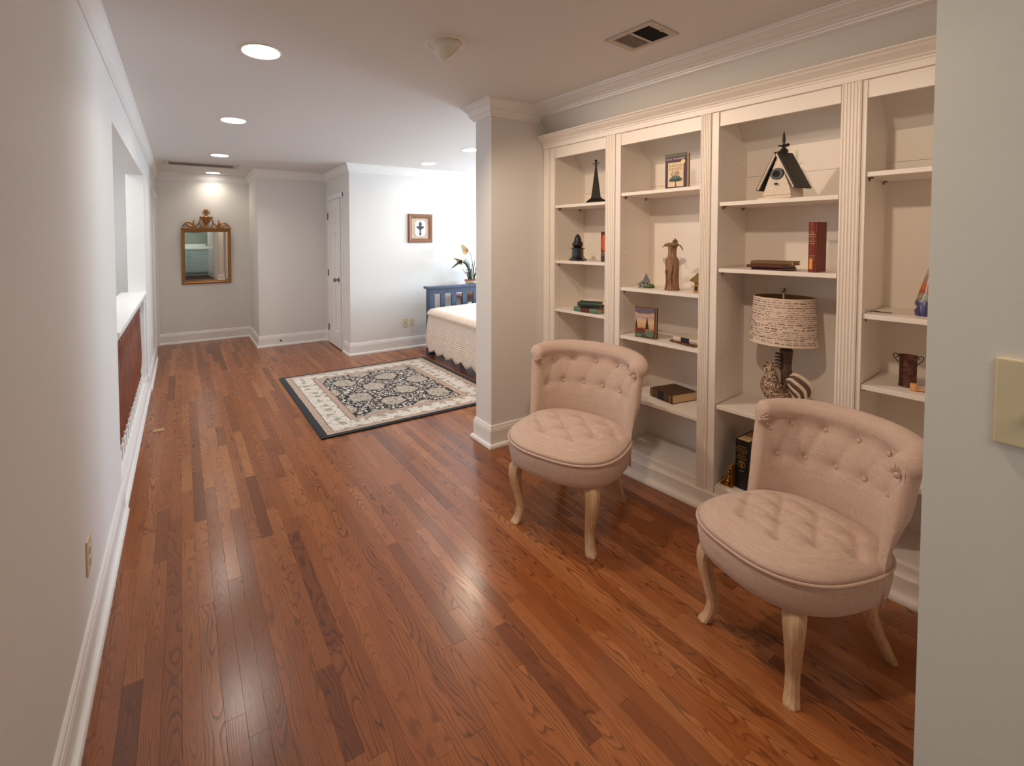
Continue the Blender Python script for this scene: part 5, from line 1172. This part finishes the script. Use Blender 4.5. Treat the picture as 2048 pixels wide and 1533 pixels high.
tube(bm, [(0, -0.02, 0.265), (0, 0.02, 0.265)], 0.003, 6); obj('chimney_finial', bm, M['roofd'], bh, smooth=45)
# ------------------------------------------------------------------ rooster lamp
lp = orn('rooster_lamp', 'table lamp with script printed shade and carved rooster base, behind the nearest chair', 'lamp', 0.185, 1.105, 0.581, 0)
M['antique'] = None
def antique():
    m = NT('antiqued_resin'); co = m.coord(); v = m.n.new('ShaderNodeTexVoronoi'); v.inputs['Scale'].default_value = 150; m.t.links.new(co, v.inputs['Vector'])
    g = m.n.new('ShaderNodeNewGeometry').outputs['Pointiness']; n1 = m.noise(co, 60, 3)
    f = m.math('ADD', m.math('MULTIPLY', v.outputs['Distance'], 1.1), m.math('MULTIPLY', m.math('SUBTRACT', n1, 0.5), 0.5))
    m.set(Base_Color=m.ramp(f, [(0.2, lin((222, 202, 178))), (0.5, lin((176, 148, 120))), (0.75, lin((84, 60, 44)))]), Roughness=0.6); m.bump(f, 0.4, 0.004); return m.m
M['antique'] = antique(); M['ivory'] = plain('ivory_resin', (212, 192, 168), 0.6, 0, 0.1, 60); M['umber'] = plain('umber_resin', (92, 68, 52), 0.6, 0, 0.25, 80, 0.2)
bm = bmesh.new(); lathe(bm, [(0, 0), (0.078, 0), (0.078, 0.012), (0.066, 0.020), (0.060, 0.034), (0.050, 0.040), (0, 0.042)], 28); obj('base', bm, M['umber'], lp, smooth=40)
ro = empty('rooster', (0, 0, 0), (0, 0, 0), lp)
bm = bmesh.new(); P = catmull([(-0.02, -0.035, 0.105), (-0.02, -0.010, 0.095), (-0.02, 0.022, 0.100), (-0.02, 0.040, 0.130), (-0.02, 0.042, 0.168), (-0.02, 0.044, 0.205), (-0.02, 0.052, 0.225), (-0.02, 0.060, 0.228)], 6)
tube(bm, P, lerpn([0.018, 0.044, 0.052, 0.047, 0.034, 0.022, 0.019, 0.010], 6), 18); obj('body', bm, M['antique'], ro, smooth=180)
bm = bmesh.new(); tube(bm, [(-0.02, 0.064, 0.226), (-0.02, 0.078, 0.219)], [0.007, 0.001], 8); obj('beak', bm, M['umber'], ro, smooth=60)
bm = bmesh.new(); prism(bm, [(0.030, 0.238), (0.034, 0.252), (0.040, 0.243), (0.046, 0.257), (0.052, 0.245), (0.060, 0.254), (0.064, 0.240), (0.060, 0.232), (0.040, 0.230)], -0.024, -0.016, lambda u, v, a: (a, u, v)); obj('comb', bm, M['antique'], ro)
bm = bmesh.new(); blob(bm, (-0.026, 0.062, 0.205), (0.006, 0.009, 0.018), 10, 6); blob(bm, (-0.014, 0.062, 0.205), (0.006, 0.009, 0.018), 10, 6); obj('wattle', bm, M['ivory'], ro, smooth=180)
for k in range(7):
    t_ = k/6; hh = 0.205-0.085*t_; ln = -0.105+0.055*t_; xo = -0.020-0.024*math.sin(PI*t_)
    P = catmull([(xo, -0.022, 0.110+0.02*(1-t_)), (xo-0.004, -0.030-0.02*(1-t_), 0.150+0.05*(1-t_)), (xo-0.004, -0.058-0.022*(1-t_), hh-0.012*t_), (xo, ln-0.020, hh-0.035), (xo, ln-0.024, hh-0.075)], 5)
    o_ = tobj('tail_feather', P, [0.006+0.0055*math.sin(PI*i/(len(P)-1)) for i in range(len(P))], M['ivory'] if k % 2 == 0 else M['umber'], ro, 8, 0.8)
bm = bmesh.new()
for k in range(5): tube(bm, catmull([(-0.062+0.003*k, 0.024, 0.130-0.010*k), (-0.068+0.003*k, -0.004, 0.126-0.012*k), (-0.056+0.003*k, -0.034, 0.112-0.010*k)], 5), [0.009, 0.010, 0.010, 0.0105, 0.011, 0.011, 0.010, 0.009, 0.007, 0.005, 0.002], 8, 0.6)
obj('wing', bm, M['antique'], ro, smooth=180)
for sy in (0.012, -0.012): tobj('leg', [(-0.02, sy, 0.075), (-0.02, sy, 0.040)], [0.010, 0.007], M['umber'], ro, 8)
bm = bmesh.new(); lathe(bm, [(0, 0.040), (0.026, 0.040), (0.022, 0.10), (0.021, 0.20), (0.025, 0.215), (0.022, 0.225), (0.024, 0.30), (0.028, 0.318), (0.020, 0.325), (0.022, 0.335), (0.012, 0.345), (0.010, 0.40), (0, 0.40)], 20, 0.02, -0.012)
for v in bm.verts:
    a = math.atan2(v.co.y+0.012, v.co.x-0.02); k = 1+0.10*math.cos(5*a+v.co.z*70); v.co.x = 0.02+(v.co.x-0.02)*k; v.co.y = -0.012+(v.co.y+0.012)*k
obj('column', bm, M['umber'], lp, smooth=50)
bm = bmesh.new()
for k in range(5): tube(bm, catmull([(0.0, 0.006, 0.225+0.017*k), (-0.006, 0.020, 0.232+0.017*k), (-0.004, 0.030, 0.226+0.017*k)], 4), [0.007, 0.007, 0.0065, 0.006, 0.0055, 0.005, 0.004, 0.003, 0.001], 6)
obj('leaf_carving', bm, M['umber'], lp, smooth=180)
ZS0, ZS1, RS0, RS1 = 0.360, 0.597, 0.143, 0.126
bm = bmesh.new(); lathe(bm, [(RS0, ZS0), (RS1, ZS1), (RS1-0.002, ZS1), (RS0-0.002, ZS0), (RS0, ZS0)], 64, cap=False)
shm = NT('linen_shade'); n1 = shm.noise(shm.mapping(shm.coord(), (300, 300, 300)), 1.0, 2)
shm.set(Base_Color=shm.mix(n1, lin((218, 196, 176)), lin((234, 214, 196))), Roughness=0.9); shm.bump(n1, 0.2, 0.001)
shd = obj('shade', bm, shm.m, lp, smooth=60)
bm = bmesh.new(); lathe(bm, [(RS0-0.0026, ZS0+0.001), (RS1-0.0026, ZS1-0.001), (RS1-0.0032, ZS1-0.001), (RS0-0.0032, ZS0+0.001)], 48, cap=False); obj('shade_lining', bm, plain('brown_lining', (150, 118, 78), 0.9), shd, smooth=60)
# handwriting printed on the shade, as flat ribbons on its surface
r6 = random.Random(21); bm = bmesh.new()
def onshade(s, z, lift=0.0006):
    t_ = (z-ZS0)/(ZS1-ZS0); r_ = RS0+(RS1-RS0)*t_+lift; a = s/0.135; return Vector((r_*math.cos(a), r_*math.sin(a), z))
def ribbon(pts, wd):
    prev = None
    for i, (s, z) in enumerate(pts):
        s0, z0 = pts[max(i-1, 0)]; s1, z1 = pts[min(i+1, len(pts)-1)]; dx, dz = s1-s0, z1-z0; l = math.hypot(dx, dz) or 1
        nx, nz_ = -dz/l*wd/2, dx/l*wd/2; cur = (bm.verts.new(onshade(s+nx, z+nz_)), bm.verts.new(onshade(s-nx, z-nz_)))
        if prev: bm.faces.new((prev[0], cur[0], cur[1], prev[1]))
        prev = cur
z = ZS1-0.010; CIRC = 2*PI*0.135
while z > ZS0+0.010:
    s = r6.uniform(0, 0.02); big = r6.random() < 0.25; hgt = r6.uniform(0.0026, 0.0042)*(1.7 if big else 1); wd = 0.0011 if big else 0.0008
    while s < CIRC-0.02:
        if r6.random() < 0.12: s += r6.uniform(0.015, 0.05); continue
        L = r6.uniform(0.008, 0.034); n_ = int(L/0.0011); pts = []; up_ = 0
        for k in range(n_):
            ph = k*1.55; hmul = 1.0
            if r6.random() < 0.10: hmul = r6.choice((2.0, -1.4, 1.7))
            pts.append((s+L*k/n_+0.0006*math.sin(ph*1.9), z+hgt*0.5*math.sin(ph)*hmul+0.0006*math.sin(s*90)))
        ribbon(pts, wd*r6.uniform(0.8, 1.5))
        if r6.random() < 0.10: ribbon([(s+L*k/14, z-hgt*1.2+0.0018*math.sin(k*0.8)) for k in range(15)], wd)
        s += L+r6.uniform(0.003, 0.008)
    z -= hgt+r6.uniform(0.0045, 0.0075)
for k in range(9):
    s = r6.uniform(0.02, CIRC-0.05); zz_ = r6.uniform(ZS0+0.03, ZS1-0.03); ww = r6.uniform(0.006, 0.012)
    ribbon([(s+ww*math.cos(a)*(1+0.2*math.sin(3*a)), zz_+ww*0.6*math.sin(a)) for a in [4*PI*i/36 for i in range(37)]], 0.0009)
tag(obj('script_print', bm, plain('sepia_ink', (72, 54, 44), 0.8), shd, fix=False), kind='stuff')
tobj('harp', [(0, 0, 0.40), (0, 0, ZS1+0.022)], 0.004, M['ivory'], lp, 10)
bm = bmesh.new()
for k in range(3): a = R(30+120*k); tube(bm, [(0, 0, ZS1-0.012), (RS1*0.985*math.cos(a), RS1*0.985*math.sin(a), ZS1-0.004)], 0.0016, 6)
obj('spider', bm, M['brass'], lp)
bm = bmesh.new(); blob(bm, (0, 0, ZS1+0.030), (0.0115, 0.0115, 0.013), 16, 10, 0.12, 5); obj('finial', bm, M['antique'], lp, smooth=180)
# gilt bookend
be = orn('bookend', 'ornate gilt leaf bookend against the black dictionary', 'bookend', 0.085, 1.300, 0.145, 0)
M['gold'] = plain('antique_gold', (168, 118, 48), 0.35, 0.7, 0.3, 120, 0.3)
boxes('plate', [(-0.045, -0.028, 0, 0.045, 0.030, 0.005), (-0.045, -0.0295, 0, 0.045, -0.025, 0.120)], M['gold'], be, 0.001)
bm = bmesh.new(); r7 = random.Random(4)
for k in range(13):
    z0 = 0.008+k*0.0085; wy = 0.050*(1-k/13)**1.3+0.004
    for xx in (-0.024, 0.0, 0.024): blob(bm, (xx+r7.uniform(-.006, .006), -0.022+wy*r7.uniform(0.3, 1.0), z0), (0.012, 0.007+wy*0.12, 0.0075), 8, 6, 0.3, k)
obj('leaf_relief', bm, M['gold'], be, smooth=180)
# fourth bay
sh_ = orn('art_glass_shard', 'tall pointed blue and amber glass ornament at the edge of the right wall', 'ornament', 0.14, 0.578, 1.152, 0)
gm = NT('swirled_art_glass'); sep_ = gm.n.new('ShaderNodeSeparateXYZ'); gm.t.links.new(gm.coord('Object'), sep_.inputs[0]); nn_ = gm.noise(gm.coord(), 26, 4, 0.6, 1.5)
ff = gm.math('ADD', gm.math('MULTIPLY', sep_.outputs[2], 3.6), gm.math('MULTIPLY', gm.math('SUBTRACT', nn_, 0.5), 0.55))
gm.set(Base_Color=gm.ramp(ff, [(0.0, lin((44, 44, 92))), (0.18, lin((66, 62, 104))), (0.27, lin((150, 150, 120))), (0.34, lin((150, 66, 44))), (0.46, lin((196, 108, 56))), (0.55, lin((104, 128, 116))), (0.68, lin((178, 150, 120))), (0.85, lin((120, 116, 132))), (1.0, lin((150, 138, 140)))]), Roughness=0.15, Coat_Weight=0.5)
bm = bmesh.new(); rings = []
for z, wy, dx_ in ((0, 0.050, 0.030), (0.02, 0.055, 0.032), (0.035, 0.050, 0.028), (0.05, 0.056, 0.028), (0.066, 0.050, 0.026), (0.10, 0.041, 0.022), (0.15, 0.030, 0.018), (0.20, 0.018, 0.012), (0.235, 0.008, 0.007)):
    rings.append([bm.verts.new((dx_*math.cos(a)*(1+0.1*math.cos(5*a+z*40)), wy*math.sin(a)*(1+0.05*math.cos(4*a+z*70)), z)) for a in [2*PI*i/20 for i in range(20)]])
for a, b_ in zip(rings, rings[1:]):
    for i in range(20): bm.faces.new((a[i], a[(i+1) % 20], b_[(i+1) % 20], b_[i]))
bm.faces.new(rings[0]); bm.faces.new(rings[-1]); obj('glass_body', bm, gm.m, sh_, smooth=50)
bm = bmesh.new(); prism(bm, [(-0.008, 0.026), (0.010, 0.026), (0.010, 0.052), (-0.008, 0.050)], -0.036, -0.028, lambda u, v, a: (a, u, v)); obj('milk_glass_chip', bm, plain('milk_glass', (206, 180, 166), 0.2), sh_)
cup = orn('rust_cup', 'rusty metal vase with two curled wire handles on the lower right shelf', 'vase', 0.135, 0.645, 0.846, 0)
rm = NT('rusted_metal'); rn = rm.noise(rm.coord(), 45, 5, 0.7); rm.set(Base_Color=rm.ramp(rn, [(0.35, lin((58, 38, 30))), (0.55, lin((98, 56, 40))), (0.72, lin((140, 112, 96)))]), Roughness=0.55, Metallic=0.4); rm.bump(rn, 0.4, 0.003)
bm = bmesh.new(); lathe(bm, [(0, 0), (0.028, 0), (0.029, 0.004), (0.0265, 0.008), (0.0265, 0.124), (0.029, 0.130), (0.0285, 0.133), (0.0255, 0.128), (0.0245, 0.010), (0, 0.010)], 32); obj('body', bm, rm.m, cup, smooth=40)
for sg in (-1, 1):
    pts = catmull([(0, sg*0.026, 0.095), (0, sg*0.036, 0.108), (0, sg*0.044, 0.120), (0, sg*0.044, 0.131), (0, sg*0.036, 0.134), (0, sg*0.030, 0.128), (0, sg*0.032, 0.120), (0, sg*0.037, 0.121)], 5)
    tobj('handle', pts, 0.0017, M['iron'], cup, 6)
pp = orn('corncob_pipe', 'small corncob pipe lying in front of the rusty vase', 'pipe', 0.070, 0.616, 0.846, 8)
M['cob'] = plain('corncob', (214, 158, 108), 0.7, 0, 0.15, 150, 0.3)
bm = bmesh.new(); lathe(bm, [(0, 0), (0.0095, 0), (0.0115, 0.003), (0.012, 0.028), (0.0105, 0.031), (0.0075, 0.031), (0.0065, 0.012), (0, 0.012)], 20); obj('bowl', bm, M['cob'], pp, smooth=40)
tobj('shank', [(0, -0.010, 0.009), (0, -0.034, 0.0095)], [0.0055, 0.0045], M['cob'], pp, 10); tobj('band', [(0, -0.034, 0.0095), (0, -0.041, 0.0095)], [0.005, 0.005], M['brass'], pp, 10)
tobj('stem', catmull([(0, -0.040, 0.0095), (0, -0.07, 0.0085), (0, -0.105, 0.0045)], 5), [0.0042]*5+[0.0036]*6, plain('amber_stem', (176, 112, 50), 0.3), pp, 10)
for k, (pts, lab) in enumerate((([(-0.006, 0.012, 0.0022), (0.004, 0.006, 0.0022), (0.002, -0.002, 0.0022), (-0.004, -0.004, 0.0022), (0.006, -0.014, 0.0022)], 'small bent dark wire scrap at the left end of the shelf below the glass ornament'), ([(0, 0.024, 0.0018), (0.003, 0.0, 0.0018), (-0.002, -0.024, 0.0018)], 'thin straight dark wire scrap beside the bent one on the right shelf'))):
    tw = orn('wire_scrap', lab, 'wire', 0.115, 0.750-0.034*k*0.9, 1.152); tobj('wire', catmull(pts, 5), 0.0018, M['iron'], tw, 6)
